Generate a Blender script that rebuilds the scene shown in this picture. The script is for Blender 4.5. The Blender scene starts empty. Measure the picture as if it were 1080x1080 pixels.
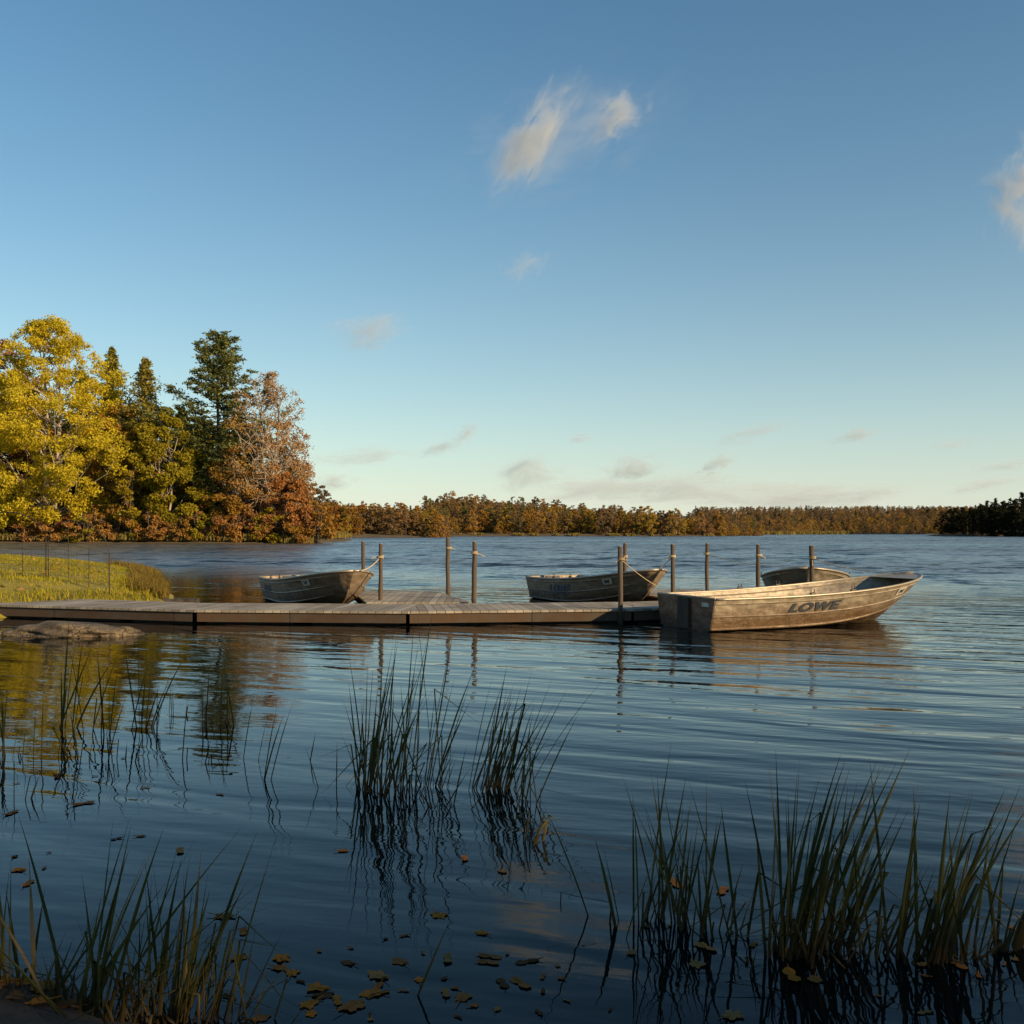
import bpy, bmesh, math, random
import numpy as np
from mathutils import Vector

# ------------------------------------------------------------------ camera, world, sun, exposure
sc = bpy.context.scene
COL = sc.collection
F, HZ, CH = 1100.0, 560.0, 1.5          # focal length in photo pixels, horizon row, eye height
cam_d = bpy.data.cameras.new("camera"); cam = bpy.data.objects.new("camera", cam_d); COL.objects.link(cam)
cam.location = (0, 0, CH); cam.rotation_euler = (math.radians(90), 0, 0)
cam_d.sensor_width = 36; cam_d.lens = 36 * F / 1080; cam_d.shift_y = (HZ - 540) / 1080
cam_d.clip_start = .05; cam_d.clip_end = 20000
sc.camera = cam

SUN_AZ, SUN_EL = math.radians(123), math.radians(17)      # azimuth clockwise from +Y
world = bpy.data.worlds.new("World"); sc.world = world; world.use_nodes = True
wn = world.node_tree.nodes; wl = world.node_tree.links
bg = wn["Background"]
sky = wn.new("ShaderNodeTexSky"); sky.sky_type = 'NISHITA'; sky.sun_disc = False
sky.sun_elevation = SUN_EL; sky.sun_rotation = SUN_AZ
sky.air_density = 1.37; sky.dust_density = 0.05; sky.ozone_density = 2.9; sky.altitude = 1500
hs = wn.new("ShaderNodeHueSaturation"); hs.inputs['Saturation'].default_value = 1.13
wl.new(sky.outputs[0], hs.inputs['Color'])
# pale moist air low over the horizon
wt = wn.new("ShaderNodeTexCoord"); wz = wn.new("ShaderNodeSeparateXYZ"); wl.new(wt.outputs['Generated'], wz.inputs[0])
def wmath(op, a, b):
    n = wn.new("ShaderNodeMath"); n.operation = op
    for k, q in enumerate((a, b)):
        if isinstance(q, (int, float)): n.inputs[k].default_value = q
        else: wl.new(q, n.inputs[k])
    return n.outputs[0]
wf = wmath('MULTIPLY', wmath('POWER', 2.718, wmath('MULTIPLY', wmath('MAXIMUM', wz.outputs[2], 0.0), -7.5)), .70)
wx = wn.new("ShaderNodeMix"); wx.data_type = 'RGBA'; wl.new(wf, wx.inputs[0]); wb = wn.new("ShaderNodeMix"); wb.data_type = 'RGBA'; wb.blend_type = 'MULTIPLY'; wb.inputs[0].default_value = 1; wb.inputs[7].default_value = (.88, .99, .93, 1); wl.new(hs.outputs[0], wb.inputs[6])
wl.new(wb.outputs[2], wx.inputs[6]); wx.inputs[7].default_value = (5.7, 5.9, 5.9, 1)
wl.new(wx.outputs[2], bg.inputs[0]); bg.inputs[1].default_value = 0.095

sl = bpy.data.lights.new("sun", 'SUN'); sl.energy = 5.0; sl.angle = math.radians(.5); sl.color = (1, .75, .44)
so = bpy.data.objects.new("sun", sl); COL.objects.link(so)
to_sun = Vector((math.sin(SUN_AZ) * math.cos(SUN_EL), math.cos(SUN_AZ) * math.cos(SUN_EL), math.sin(SUN_EL)))
so.rotation_euler = to_sun.to_track_quat('Z', 'Y').to_euler(); so.location = (60, -40, 40)

sc.view_settings.view_transform = 'Standard'; sc.view_settings.look = 'None'
sc.view_settings.gamma = 1; sc.view_settings.exposure = 0.5
sc.render.engine = 'CYCLES'
sc.cycles.use_denoising = True
sc.cycles.max_bounces = 6; sc.cycles.transparent_max_bounces = 16
sc.cycles.volume_bounces = 0
sc.cycles.caustics_reflective = False; sc.cycles.caustics_refractive = False

R = np.random.RandomState
def at(px, py, D): return np.array([(px - 540) / F * D, D, CH - (py - HZ) / F * D])
def wat(px, py): return at(px, py, CH * F / (py - HZ))      # a point on the water
def nrm(v): v = np.asarray(v, float); return v / (np.linalg.norm(v, axis=-1, keepdims=True) + 1e-12)

# ------------------------------------------------------------------ helpers
def props(o, label=None, cat=None, group=None, kind=None):
    for k, v in (('label', label), ('category', cat), ('group', group), ('kind', kind)):
        if v: o[k] = v
    return o
def empty(name, loc=(0, 0, 0), rz=0, label=None, cat=None, group=None):
    o = bpy.data.objects.new(name, None); COL.objects.link(o); o.location = loc; o.rotation_euler = (0, 0, rz)
    o.empty_display_size = .1
    return props(o, label, cat, group)

class MB:
    def __init__(s): s.v = []; s.f = []; s.m = []; s.sm = []; s.n = 0
    def add(s, v, f, m=0, smooth=False):
        v = np.asarray(v, float).reshape(-1, 3)
        if isinstance(f, np.ndarray): s.f.append((f + s.n, f.shape[1]))
        else:
            for q in f: s.f.append((np.array([q]) + s.n, len(q)))
        nf = len(f); s.m.append(np.full(nf, m)); s.sm.append(np.full(nf, smooth)); s.v.append(v); s.n += len(v); return s
    def mesh(s, name, mats):
        me = bpy.data.meshes.new(name)
        v = np.concatenate(s.v); me.vertices.add(len(v)); me.vertices.foreach_set('co', v.ravel().astype(np.float32))
        loops = np.concatenate([f.ravel() for f, k in s.f]).astype(np.int32)
        sizes = np.concatenate([np.full(len(f), k) for f, k in s.f]).astype(np.int32)
        starts = np.concatenate([[0], np.cumsum(sizes)[:-1]]).astype(np.int32)
        me.loops.add(len(loops)); me.loops.foreach_set('vertex_index', loops)
        me.polygons.add(len(sizes)); me.polygons.foreach_set('loop_start', starts)
        me.polygons.foreach_set('loop_total', sizes)
        me.polygons.foreach_set('material_index', np.concatenate(s.m).astype(np.int32))
        me.update(calc_edges=True)
        me.polygons.foreach_set('use_smooth', np.concatenate(s.sm))
        for m in (mats if isinstance(mats, (list, tuple)) else [mats]): me.materials.append(m)
        me.validate(); return me
    def build(s, name, mats, parent=None, loc=(0, 0, 0), rz=0, label=None, cat=None, group=None, kind=None):
        o = bpy.data.objects.new(name, s.mesh(name, mats)); COL.objects.link(o)
        o.location = loc; o.rotation_euler = (0, 0, rz)
        if parent: o.parent = parent
        return props(o, label, cat, group, kind)

def copy_tree(o, parent=None):
    c = o.copy(); COL.objects.link(c)
    if parent: c.parent = parent
    for ch in [k for k in o.children]: copy_tree(ch, c)
    return c

def tube(mb, pts, rad, sides=6, m=0, cap=True, smooth=True):
    pts = np.asarray(pts, float); n = len(pts); rad = np.broadcast_to(np.asarray(rad, float), (n,))
    tg = nrm(np.gradient(pts, axis=0)) if n > 2 else np.repeat(nrm(pts[1:] - pts[:1]), 2, 0)
    ref = np.array([0, 0, 1.]) if abs(tg[:, 2]).mean() < .8 else np.array([1., 0, 0])
    a = nrm(np.cross(tg, ref)); b = np.cross(tg, a)
    th = np.arange(sides) / sides * 2 * np.pi
    v = pts[:, None] + rad[:, None, None] * (np.cos(th)[None, :, None] * a[:, None] + np.sin(th)[None, :, None] * b[:, None])
    i = np.arange(n - 1)[:, None] * sides; j = np.arange(sides)[None]; j2 = (j + 1) % sides
    f = np.stack([i + j, i + j2, i + sides + j2, i + sides + j], -1).reshape(-1, 4)
    k = mb.n; mb.add(v, f, m, smooth)
    if cap:
        mb.f.append((np.array([list(range(sides))[::-1]]) + k, sides)); mb.f.append((np.array([list(range(sides))]) + k + (n - 1) * sides, sides))
        mb.m.append(np.full(2, m)); mb.sm.append(np.full(2, False))
    return mb

def box(mb, lo, hi, m=0, bev=0.0):
    (x0, y0, z0), (x1, y1, z1) = lo, hi
    if bev <= 0:
        v = [(x0, y0, z0), (x1, y0, z0), (x1, y1, z0), (x0, y1, z0), (x0, y0, z1), (x1, y0, z1), (x1, y1, z1), (x0, y1, z1)]
        return mb.add(v, np.array([(3, 2, 1, 0), (4, 5, 6, 7), (0, 1, 5, 4), (1, 2, 6, 5), (2, 3, 7, 6), (3, 0, 4, 7)]), m)
    bm = bmesh.new(); bmesh.ops.create_cube(bm, size=1)
    for q in bm.verts: q.co = Vector(((x0 + x1) / 2 + q.co.x * (x1 - x0), (y0 + y1) / 2 + q.co.y * (y1 - y0), (z0 + z1) / 2 + q.co.z * (z1 - z0)))
    bmesh.ops.bevel(bm, geom=bm.edges[:], offset=bev, segments=2, affect='EDGES')
    return from_bm(mb, bm, m)
def from_bm(mb, bm, m=0, smooth=False):
    bm.verts.index_update()
    mb.add([q.co[:] for q in bm.verts], [[q.index for q in f.verts] for f in bm.faces], m, smooth); bm.free(); return mb

# ------------------------------------------------------------------ materials
def nodemat(name):
    m = bpy.data.materials.new(name); m.use_nodes = True; nt = m.node_tree
    return m, nt, nt.nodes, nt.links, nt.nodes["Principled BSDF"], nt.nodes["Material Output"]
def N(nt, typ, **kw):
    n = nt.nodes.new(typ)
    for k, v in kw.items():
        if hasattr(n, k): setattr(n, k, v)
        else: n.inputs[k].default_value = v
    return n
def ramp(nt, fac, stops):
    r = nt.nodes.new('ShaderNodeValToRGB'); e = r.color_ramp.elements
    while len(e) < len(stops): e.new(.5)
    for q, (p, c) in zip(e, stops): q.position = p; q.color = (*c, 1) if len(c) == 3 else c
    nt.links.new(fac, r.inputs[0]); return r.outputs[0]
def math_(nt, op, a, b=None, c=None):
    n = nt.nodes.new('ShaderNodeMath'); n.operation = op
    for i, q in enumerate((a, b, c)):
        if q is None: continue
        if isinstance(q, (int, float)): n.inputs[i].default_value = q
        else: nt.links.new(q, n.inputs[i])
    return n.outputs[0]
def mapping(nt, coord, scale=(1, 1, 1), rot=(0, 0, 0), loc=(0, 0, 0)):
    if any(rot):                                   # turn first, then stretch
        r = nt.nodes.new('ShaderNodeMapping'); r.inputs['Rotation'].default_value = rot; nt.links.new(coord, r.inputs[0]); coord = r.outputs[0]; rot = (0, 0, 0)
    n = nt.nodes.new('ShaderNodeMapping'); n.inputs['Scale'].default_value = scale; n.inputs['Rotation'].default_value = rot
    n.inputs['Location'].default_value = loc
    nt.links.new(coord, n.inputs[0]); return n.outputs[0]
def noise(nt, vec, scale, detail=3, rough=.5, dist=0):
    n = nt.nodes.new('ShaderNodeTexNoise'); n.inputs['Scale'].default_value = scale; n.inputs['Detail'].default_value = detail
    n.inputs['Roughness'].default_value = rough; n.inputs['Distortion'].default_value = dist
    nt.links.new(vec, n.inputs['Vector']); return n
def mixc(nt, fac, a, b, mode='MIX'):
    n = nt.nodes.new('ShaderNodeMix'); n.data_type = 'RGBA'; n.blend_type = mode
    for i, q in ((0, fac), (6, a), (7, b)):
        if isinstance(q, (int, float)): n.inputs[i].default_value = q
        elif isinstance(q, tuple): n.inputs[i].default_value = (*q, 1)
        else: nt.links.new(q, n.inputs[i])
    return n.outputs[2]
def bump(nt, h, dist, strength=1.0, normal=None):
    b = nt.nodes.new('ShaderNodeBump'); b.inputs['Strength'].default_value = strength; b.inputs['Distance'].default_value = dist
    nt.links.new(h, b.inputs['Height'])
    if normal is not None: nt.links.new(normal, b.inputs['Normal'])
    return b.outputs[0]
def objc(nt): return nt.nodes.new('ShaderNodeTexCoord').outputs['Object']
def geo(nt): return nt.nodes.new('ShaderNodeNewGeometry')

def leafmat(name, cols, trans=.35):
    m, nt, ns, ls, P, out = nodemat(name)
    g = geo(nt); oi = N(nt, 'ShaderNodeObjectInfo')
    k = len(cols)
    c = ramp(nt, g.outputs['Random Per Island'], [(i / max(1, k - 1), q) for i, q in enumerate(cols)])
    n1 = noise(nt, g.outputs['Position'], .35, 2)           # branches turn at their own pace
    v = math_(nt, 'MULTIPLY_ADD', n1.outputs[0], .7, .65)
    hv = N(nt, 'ShaderNodeHueSaturation'); ls.new(c, hv.inputs['Color']); ls.new(v, hv.inputs['Value'])
    ls.new(math_(nt, 'MULTIPLY_ADD', oi.outputs['Random'], .03, .485), hv.inputs['Hue'])
    d = N(nt, 'ShaderNodeBsdfDiffuse'); t = N(nt, 'ShaderNodeBsdfTranslucent'); mx = N(nt, 'ShaderNodeMixShader', Fac=trans)
    ls.new(hv.outputs[0], d.inputs[0]); ls.new(hv.outputs[0], t.inputs[0])
    ls.new(d.outputs[0], mx.inputs[1]); ls.new(t.outputs[0], mx.inputs[2]); ls.new(mx.outputs[0], out.inputs[0])
    ns.remove(P); return m
def barkmat(name, c1, c2, scale=3):
    m, nt, ns, ls, P, out = nodemat(name)
    co = mapping(nt, objc(nt), (1, 1, .25)); n1 = noise(nt, co, scale, 5, .65)
    ls.new(ramp(nt, n1.outputs[0], [(.3, c1), (.7, c2)]), P.inputs['Base Color']); P.inputs['Roughness'].default_value = .9
    ls.new(bump(nt, n1.outputs[0], .05), P.inputs['Normal']); return m

M = {}
M['yellow'] = leafmat('maple_leaves_yellow', [(.45, .31, .022), (.60, .445, .032), (.70, .54, .05), (.47, .39, .03)], .5)
M['olive'] = leafmat('leaves_olive', [(.19, .155, .016), (.28, .22, .018), (.34, .26, .022), (.20, .18, .02)], .35)
M['orange'] = leafmat('leaves_orange_brown', [(.24, .125, .030), (.33, .17, .034), (.40, .21, .04), (.26, .15, .036)], .35)
M['tan'] = leafmat('leaves_tan', [(.30, .185, .07), (.38, .225, .07), (.44, .235, .06), (.28, .18, .08)], .3)
M['rust'] = leafmat('leaves_rust_red', [(.30, .155, .050), (.38, .19, .055), (.43, .225, .06), (.32, .20, .06)], .35)
M['gold'] = leafmat('leaves_golden', [(.30, .18, .034), (.40, .245, .04), (.46, .29, .05), (.28, .19, .04)], .35)
M['brown'] = leafmat('leaves_dull_brown', [(.16, .105, .055), (.21, .135, .066), (.25, .165, .08), (.18, .13, .062)], .3)
M['green'] = leafmat('needles_green', [(.20, .195, .042), (.29, .26, .052), (.36, .30, .06)], .35)
M['dgreen'] = leafmat('needles_dark_green', [(.09, .11, .040), (.16, .17, .055), (.25, .23, .065)], .3)
M['grass'] = leafmat('grass_blades', [(.24, .20, .018), (.36, .29, .022), (.44, .34, .03), (.20, .19, .025)], .4)
M['weeds'] = leafmat('shore_weeds', [(.15, .12, .025), (.21, .155, .032), (.26, .20, .04), (.13, .10, .03)], .35)
M['fringe'] = leafmat('shore_fringe_grass', [(.22, .15, .05), (.27, .19, .06), (.20, .16, .045)], .3)
M['dark'] = leafmat('foliage_shade_dark_green', [(.014, .018, .010), (.022, .025, .013), (.032, .032, .016)], .1)  # near-black leaf colour holds the shade lying on the right-hand wooded point
M['bark'] = barkmat('bark_grey_brown', (.05, .038, .028), (.13, .10, .075))
M['palebark'] = barkmat('bark_pale', (.22, .17, .12), (.42, .34, .25))
M['darkbark'] = barkmat('bark_dark', (.03, .022, .016), (.07, .052, .038))

def reedmat():
    m, nt, ns, ls, P, out = nodemat('reed_blade')
    g = geo(nt); sep = N(nt, 'ShaderNodeSeparateXYZ'); ls.new(g.outputs['Position'], sep.inputs[0])
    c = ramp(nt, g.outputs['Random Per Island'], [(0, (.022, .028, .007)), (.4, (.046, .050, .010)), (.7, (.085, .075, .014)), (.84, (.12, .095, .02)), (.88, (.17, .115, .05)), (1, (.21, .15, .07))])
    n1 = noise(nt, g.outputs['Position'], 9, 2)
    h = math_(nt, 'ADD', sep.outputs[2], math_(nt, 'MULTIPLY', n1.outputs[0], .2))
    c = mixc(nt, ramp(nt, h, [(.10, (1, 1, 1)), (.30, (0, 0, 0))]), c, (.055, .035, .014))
    ls.new(c, P.inputs['Base Color']); P.inputs['Roughness'].default_value = .6; P.inputs['Specular IOR Level'].default_value = .25
    t = N(nt, 'ShaderNodeBsdfTranslucent'); ls.new(c, t.inputs[0]); mx = N(nt, 'ShaderNodeMixShader', Fac=.35)
    ls.new(P.outputs[0], mx.inputs[1]); ls.new(t.outputs[0], mx.inputs[2]); ls.new(mx.outputs[0], out.inputs[0]); return m
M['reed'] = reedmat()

def watermat():
    m, nt, ns, ls, P, out = nodemat('lake_water')
    g = geo(nt); pos = g.outputs['Position']
    sep = N(nt, 'ShaderNodeSeparateXYZ'); ls.new(pos, sep.inputs[0]); X, Y = sep.outputs[0], sep.outputs[1]
    # sheltered water near the bank and dock, open wind-ruffled lake beyond it and to the right
    big = noise(nt, pos, .05, 2)
    open_ = math_(nt, 'ADD', math_(nt, 'MULTIPLY', Y, .045), math_(nt, 'MULTIPLY', X, .07))
    open_ = math_(nt, 'ADD', open_, math_(nt, 'MULTIPLY_ADD', big.outputs[0], .5, -.25))
    mr = N(nt, 'ShaderNodeMapRange'); mr.interpolation_type = 'SMOOTHSTEP'
    mr.inputs[1].default_value = -.2; mr.inputs[2].default_value = 1.7; mr.inputs[3].default_value = .14; mr.inputs[4].default_value = 1.0
    ls.new(open_, mr.inputs[0]); amp = mr.outputs[0]
    rot = (0, 0, math.radians(24))
    h1 = noise(nt, mapping(nt, pos, (.42, 1.9, 1), rot), 1.0, 2, .4, .5)
    h2 = noise(nt, mapping(nt, pos, (1.7, 6.2, 1), (0, 0, math.radians(12))), 1.0, 2, .5, .3)
    h3 = noise(nt, mapping(nt, pos, (8, 13, 1), (0, 0, math.radians(20))), 1.0, 1, .5)
    h = math_(nt, 'ADD', math_(nt, 'MULTIPLY', h1.outputs[0], .072), math_(nt, 'MULTIPLY', h2.outputs[0], .0115))
    h = math_(nt, 'ADD', h, math_(nt, 'MULTIPLY', h3.outputs[0], .0024))
    h = math_(nt, 'MULTIPLY', h, amp)
    # far chop: facet slopes from noise
    s1 = noise(nt, mapping(nt, pos, (.8, .55, 1), rot), 1.0, 6, .7)
    s2 = noise(nt, mapping(nt, pos, (.2, .12, 1), rot), 1.0, 7, .75)
    ss = N(nt, 'ShaderNodeVectorMath', operation='ADD'); ls.new(s1.outputs['Color'], ss.inputs[0]); ls.new(s2.outputs['Color'], ss.inputs[1])
    sub = N(nt, 'ShaderNodeVectorMath', operation='SUBTRACT'); ls.new(ss.outputs[0], sub.inputs[0]); sub.inputs[1].default_value = (1, 1, 1)
    patch = noise(nt, mapping(nt, pos, (.010, .034, 1)), 1.0, 5, .65)
    far = N(nt, 'ShaderNodeMapRange'); far.interpolation_type = 'SMOOTHSTEP'
    far.inputs[1].default_value = 15; far.inputs[2].default_value = 48; far.inputs[3].default_value = 0; far.inputs[4].default_value = 1
    ls.new(math_(nt, 'ADD', Y, math_(nt, 'MULTIPLY', X, .25)), far.inputs[0])
    fa = math_(nt, 'MULTIPLY', far.outputs[0], math_(nt, 'MULTIPLY_ADD', patch.outputs[0], 1.9, -.10))
    sc_ = N(nt, 'ShaderNodeVectorMath', operation='SCALE'); ls.new(sub.outputs[0], sc_.inputs[0]); ls.new(fa, sc_.inputs['Scale'])
    mul = N(nt, 'ShaderNodeVectorMath', operation='MULTIPLY'); ls.new(sc_.outputs[0], mul.inputs[0]); mul.inputs[1].default_value = (.7, 1.5, 0)
    add = N(nt, 'ShaderNodeVectorMath', operation='ADD'); ls.new(mul.outputs[0], add.inputs[0]); add.inputs[1].default_value = (0, 0, 1)
    no = N(nt, 'ShaderNodeVectorMath', operation='NORMALIZE'); ls.new(add.outputs[0], no.inputs[0])
    nn = bump(nt, h, 1.0, 1.0, no.outputs[0])
    gl = N(nt, 'ShaderNodeBsdfGlossy'); ls.new(math_(nt, 'MULTIPLY_ADD', fa, .32, .02), gl.inputs['Roughness']); gl.inputs['Color'].default_value = (.97, 1, 1, 1); ls.new(nn, gl.inputs['Normal'])
    tr = N(nt, 'ShaderNodeBsdfTransparent'); tr.inputs[0].default_value = (.40, .42, .36, 1)
    df = N(nt, 'ShaderNodeBsdfDiffuse'); df.inputs[0].default_value = (.003, .006, .008, 1)
    bd = N(nt, 'ShaderNodeMixShader', Fac=.55); ls.new(tr.outputs[0], bd.inputs[1]); ls.new(df.outputs[0], bd.inputs[2])
    fr = N(nt, 'ShaderNodeFresnel', IOR=1.26); ls.new(nn, fr.inputs['Normal'])
    mx = N(nt, 'ShaderNodeMixShader'); ls.new(math_(nt, 'MULTIPLY', fr.outputs[0], math_(nt, 'MULTIPLY_ADD', fa, -.24, 1.0)), mx.inputs[0]); ls.new(bd.outputs[0], mx.inputs[1]); ls.new(gl.outputs[0], mx.inputs[2])
    ls.new(mx.outputs[0], out.inputs[0]); ns.remove(P); return m
M['water'] = watermat()

def groundmat(name, stops, scale, b=.03, rough=.95):
    m, nt, ns, ls, P, out = nodemat(name); g = geo(nt)
    n1 = noise(nt, g.outputs['Position'], scale, 6, .65)
    ls.new(ramp(nt, n1.outputs[0], stops), P.inputs['Base Color']); P.inputs['Roughness'].default_value = rough
    ls.new(bump(nt, n1.outputs[0], b), P.inputs['Normal']); return m
M['bed'] = groundmat('lake_bed_mud', [(.3, (.020, .017, .012)), (.55, (.045, .036, .024)), (.75, (.11, .085, .055))], 2.2)
M['turf'] = groundmat('turf_soil', [(.30, (.10, .075, .022)), (.42, (.17, .14, .014)), (.6, (.27, .21, .02)), (.72, (.22, .15, .05))], .9)
M['forestfloor'] = groundmat('forest_floor', [(.3, (.06, .04, .02)), (.7, (.14, .10, .04))], .3, .2)
M['mud'] = groundmat('wet_mud', [(.3, (.010, .007, .004)), (.7, (.040, .027, .015))], 6, .05, 1.0)
def rockmat():
    m, nt, ns, ls, P, out = nodemat('boulder_stone'); g = geo(nt); p = g.outputs['Position']
    n1 = noise(nt, p, 3.2, 8, .68, .4); n2 = noise(nt, p, 14, 4, .7); vo = N(nt, 'ShaderNodeTexVoronoi'); vo.feature = 'DISTANCE_TO_EDGE'; vo.inputs['Scale'].default_value = 2.3
    wv = noise(nt, p, 4, 3); ad = N(nt, 'ShaderNodeVectorMath', operation='ADD'); ls.new(p, ad.inputs[0]); ls.new(wv.outputs['Color'], ad.inputs[1]); ls.new(ad.outputs[0], vo.inputs['Vector'])
    c = ramp(nt, n1.outputs[0], [(.28, (.045, .030, .018)), (.48, (.14, .10, .060)), (.62, (.24, .175, .105)), (.78, (.32, .26, .18))])
    c = mixc(nt, ramp(nt, n2.outputs[0], [(.56, (0, 0, 0)), (.66, (.8,) * 3)]), c, (.085, .07, .045))
    c = mixc(nt, ramp(nt, vo.outputs['Distance'], [(0, (.85,) * 3), (.035, (0, 0, 0))]), c, (.03, .022, .015))
    ls.new(c, P.inputs['Base Color']); P.inputs['Roughness'].default_value = .9
    h = math_(nt, 'ADD', n1.outputs[0], math_(nt, 'MULTIPLY', n2.outputs[0], .25)); h = math_(nt, 'ADD', h, math_(nt, 'MULTIPLY', math_(nt, 'MINIMUM', vo.outputs['Distance'], .05), 4))
    ls.new(bump(nt, h, .07), P.inputs['Normal']); return m
M['rock'] = rockmat()
M['logwood'] = barkmat('wet_log', (.02, .016, .012), (.06, .045, .032), 8)

def deckmat(name, c1, c2, board=.14, axis=0, stain=.5, gapw=.465):
    m, nt, ns, ls, P, out = nodemat(name); co = objc(nt)
    sep = N(nt, 'ShaderNodeSeparateXYZ'); ls.new(co, sep.inputs[0]); q = sep.outputs[axis]
    t = math_(nt, 'DIVIDE', q, board); fr = math_(nt, 'FRACT', t); idx = math_(nt, 'FLOOR', t)
    wn_ = N(nt, 'ShaderNodeTexWhiteNoise', noise_dimensions='1D'); ls.new(idx, wn_.inputs['W'])
    gap = math_(nt, 'LESS_THAN', math_(nt, 'ABSOLUTE', math_(nt, 'SUBTRACT', fr, .5)), gapw)
    grain = noise(nt, mapping(nt, co, (60, 5, 5) if axis == 0 else (5, 60, 5)), 1, 4, .6)
    blot = noise(nt, co, 2.2, 5, .7); spk = noise(nt, co, 28, 2)
    c = mixc(nt, grain.outputs[0], c1, c2)
    c = mixc(nt, math_(nt, 'MULTIPLY', wn_.outputs[0], .75), c, (c1[0] * .6, c1[1] * .55, c1[2] * .5))
    c = mixc(nt, ramp(nt, blot.outputs[0], [(.42, (0, 0, 0)), (.68, (stain,) * 3)]), c, (.07, .055, .04))
    c = mixc(nt, ramp(nt, spk.outputs[0], [(.66, (0, 0, 0)), (.70, (.8,) * 3)]), c, (.05, .035, .02))
    c = mixc(nt, gap, (.012, .010, .008), c)
    ls.new(c, P.inputs['Base Color']); P.inputs['Roughness'].default_value = .85
    hh = math_(nt, 'ADD', math_(nt, 'MULTIPLY', grain.outputs[0], .15), gap)
    ls.new(bump(nt, hh, .006), P.inputs['Normal']); return m
M['deck'] = deckmat('weathered_deck_boards', (.33, .275, .205), (.53, .455, .35), .14, 0, .55)
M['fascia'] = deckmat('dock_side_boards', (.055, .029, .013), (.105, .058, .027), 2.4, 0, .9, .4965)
def woodmat(name, c1, c2):
    m, nt, ns, ls, P, out = nodemat(name); co = objc(nt)
    n1 = noise(nt, mapping(nt, co, (30, 30, 2.5)), 1, 5, .65); n2 = noise(nt, co, 3, 3)
    c = mixc(nt, n1.outputs[0], c1, c2); c = mixc(nt, ramp(nt, n2.outputs[0], [(.45, (0, 0, 0)), (.7, (.6,) * 3)]), c, (.05, .035, .022))
    sp = N(nt, 'ShaderNodeSeparateXYZ'); ls.new(co, sp.inputs[0]); c = mixc(nt, ramp(nt, math_(nt, 'ADD', sp.outputs[2], math_(nt, 'MULTIPLY_ADD', n2.outputs[0], .2, -.1)), [(.10, (.8,) * 3), (.26, (0, 0, 0))]), c, (.025, .018, .011)) if 'pile' in name else c
    ls.new(c, P.inputs['Base Color']); P.inputs['Roughness'].default_value = .85; ls.new(bump(nt, n1.outputs[0], .01), P.inputs['Normal']); return m
M['pile'] = woodmat('weathered_pile_wood', (.045, .029, .018), (.13, .088, .052))
M['seatwood'] = woodmat('bench_wood', (.20, .15, .10), (.32, .25, .18))
def plain(name, c, rough=.6, metal=0, nscale=None):
    m, nt, ns, ls, P, out = nodemat(name)
    n1 = noise(nt, objc(nt), nscale or 12, 4, .6)
    ls.new(mixc(nt, n1.outputs[0], tuple(q * .7 for q in c), tuple(min(1, q * 1.25) for q in c)), P.inputs['Base Color'])
    P.inputs['Roughness'].default_value = rough; P.inputs['Metallic'].default_value = metal; return m
M['float'] = plain('black_float', (.012, .011, .010), .7)
M['rope'] = plain('hemp_rope', (.50, .38, .22), .9)
M['wire'] = plain('rusty_wire', (.045, .028, .019), .8)
M['decal'] = plain('dark_lettering', (.030, .032, .040), .6)
M['fadeddecal'] = plain('faded_blue_lettering', (.085, .095, .13), .7)
M['plate'] = plain('pale_sticker', (.50, .46, .38), .6)
M['steel'] = plain('dark_fitting', (.06, .05, .045), .5, .6)
def alumat(name, c1, c2, stain, top):
    m, nt, ns, ls, P, out = nodemat(name); co = objc(nt)
    sep = N(nt, 'ShaderNodeSeparateXYZ'); ls.new(co, sep.inputs[0])
    n1 = noise(nt, mapping(nt, co, (1.6, 1.6, 5)), 2.2, 5, .65); n2 = noise(nt, mapping(nt, co, (9, 9, 1.2)), 1.6, 4, .6); n3 = noise(nt, co, 40, 2)
    c = mixc(nt, ramp(nt, n1.outputs[0], [(.3, (0, 0, 0)), (.7, (1, 1, 1))]), c1, c2)
    h = math_(nt, 'ADD', sep.outputs[2], math_(nt, 'MULTIPLY_ADD', n1.outputs[0], .22, -.11))
    h = math_(nt, 'ADD', h, math_(nt, 'MULTIPLY_ADD', n2.outputs[0], .16, -.08))
    h = math_(nt, 'SUBTRACT', h, math_(nt, 'MULTIPLY', sep.outputs[0], .012))
    c = mixc(nt, ramp(nt, h, [(top - .10, (.9,) * 3), (top + .16, (0, 0, 0))]), c, stain)
    c = mixc(nt, ramp(nt, n2.outputs[0], [(.52, (0, 0, 0)), (.75, (.55,) * 3)]), c, tuple(q * .7 for q in stain))
    c = mixc(nt, ramp(nt, n3.outputs[0], [(.62, (0, 0, 0)), (.72, (.35,) * 3)]), c, (.5, .46, .4))
    ls.new(c, P.inputs['Base Color']); P.inputs['Metallic'].default_value = .25
    ls.new(math_(nt, 'MULTIPLY_ADD', n1.outputs[0], .3, .36), P.inputs['Roughness'])
    dn = noise(nt, co, 3.3, 2, .5); sc_ = noise(nt, mapping(nt, co, (2, 2, 60)), 1.4, 3, .7)
    c = mixc(nt, ramp(nt, sc_.outputs[0], [(.60, (0, 0, 0)), (.72, (.5,) * 3)]), c, (.09, .065, .045)); ls.new(c, P.inputs['Base Color'])
    hh = math_(nt, 'ADD', math_(nt, 'MULTIPLY', dn.outputs[0], 2.2), math_(nt, 'MULTIPLY', n1.outputs[0], .5))
    ls.new(bump(nt, hh, .022), P.inputs['Normal']); return m
M['alu'] = alumat('weathered_aluminium', (.195, .155, .105), (.345, .285, .205), (.12, .064, .024), .24)
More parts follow.
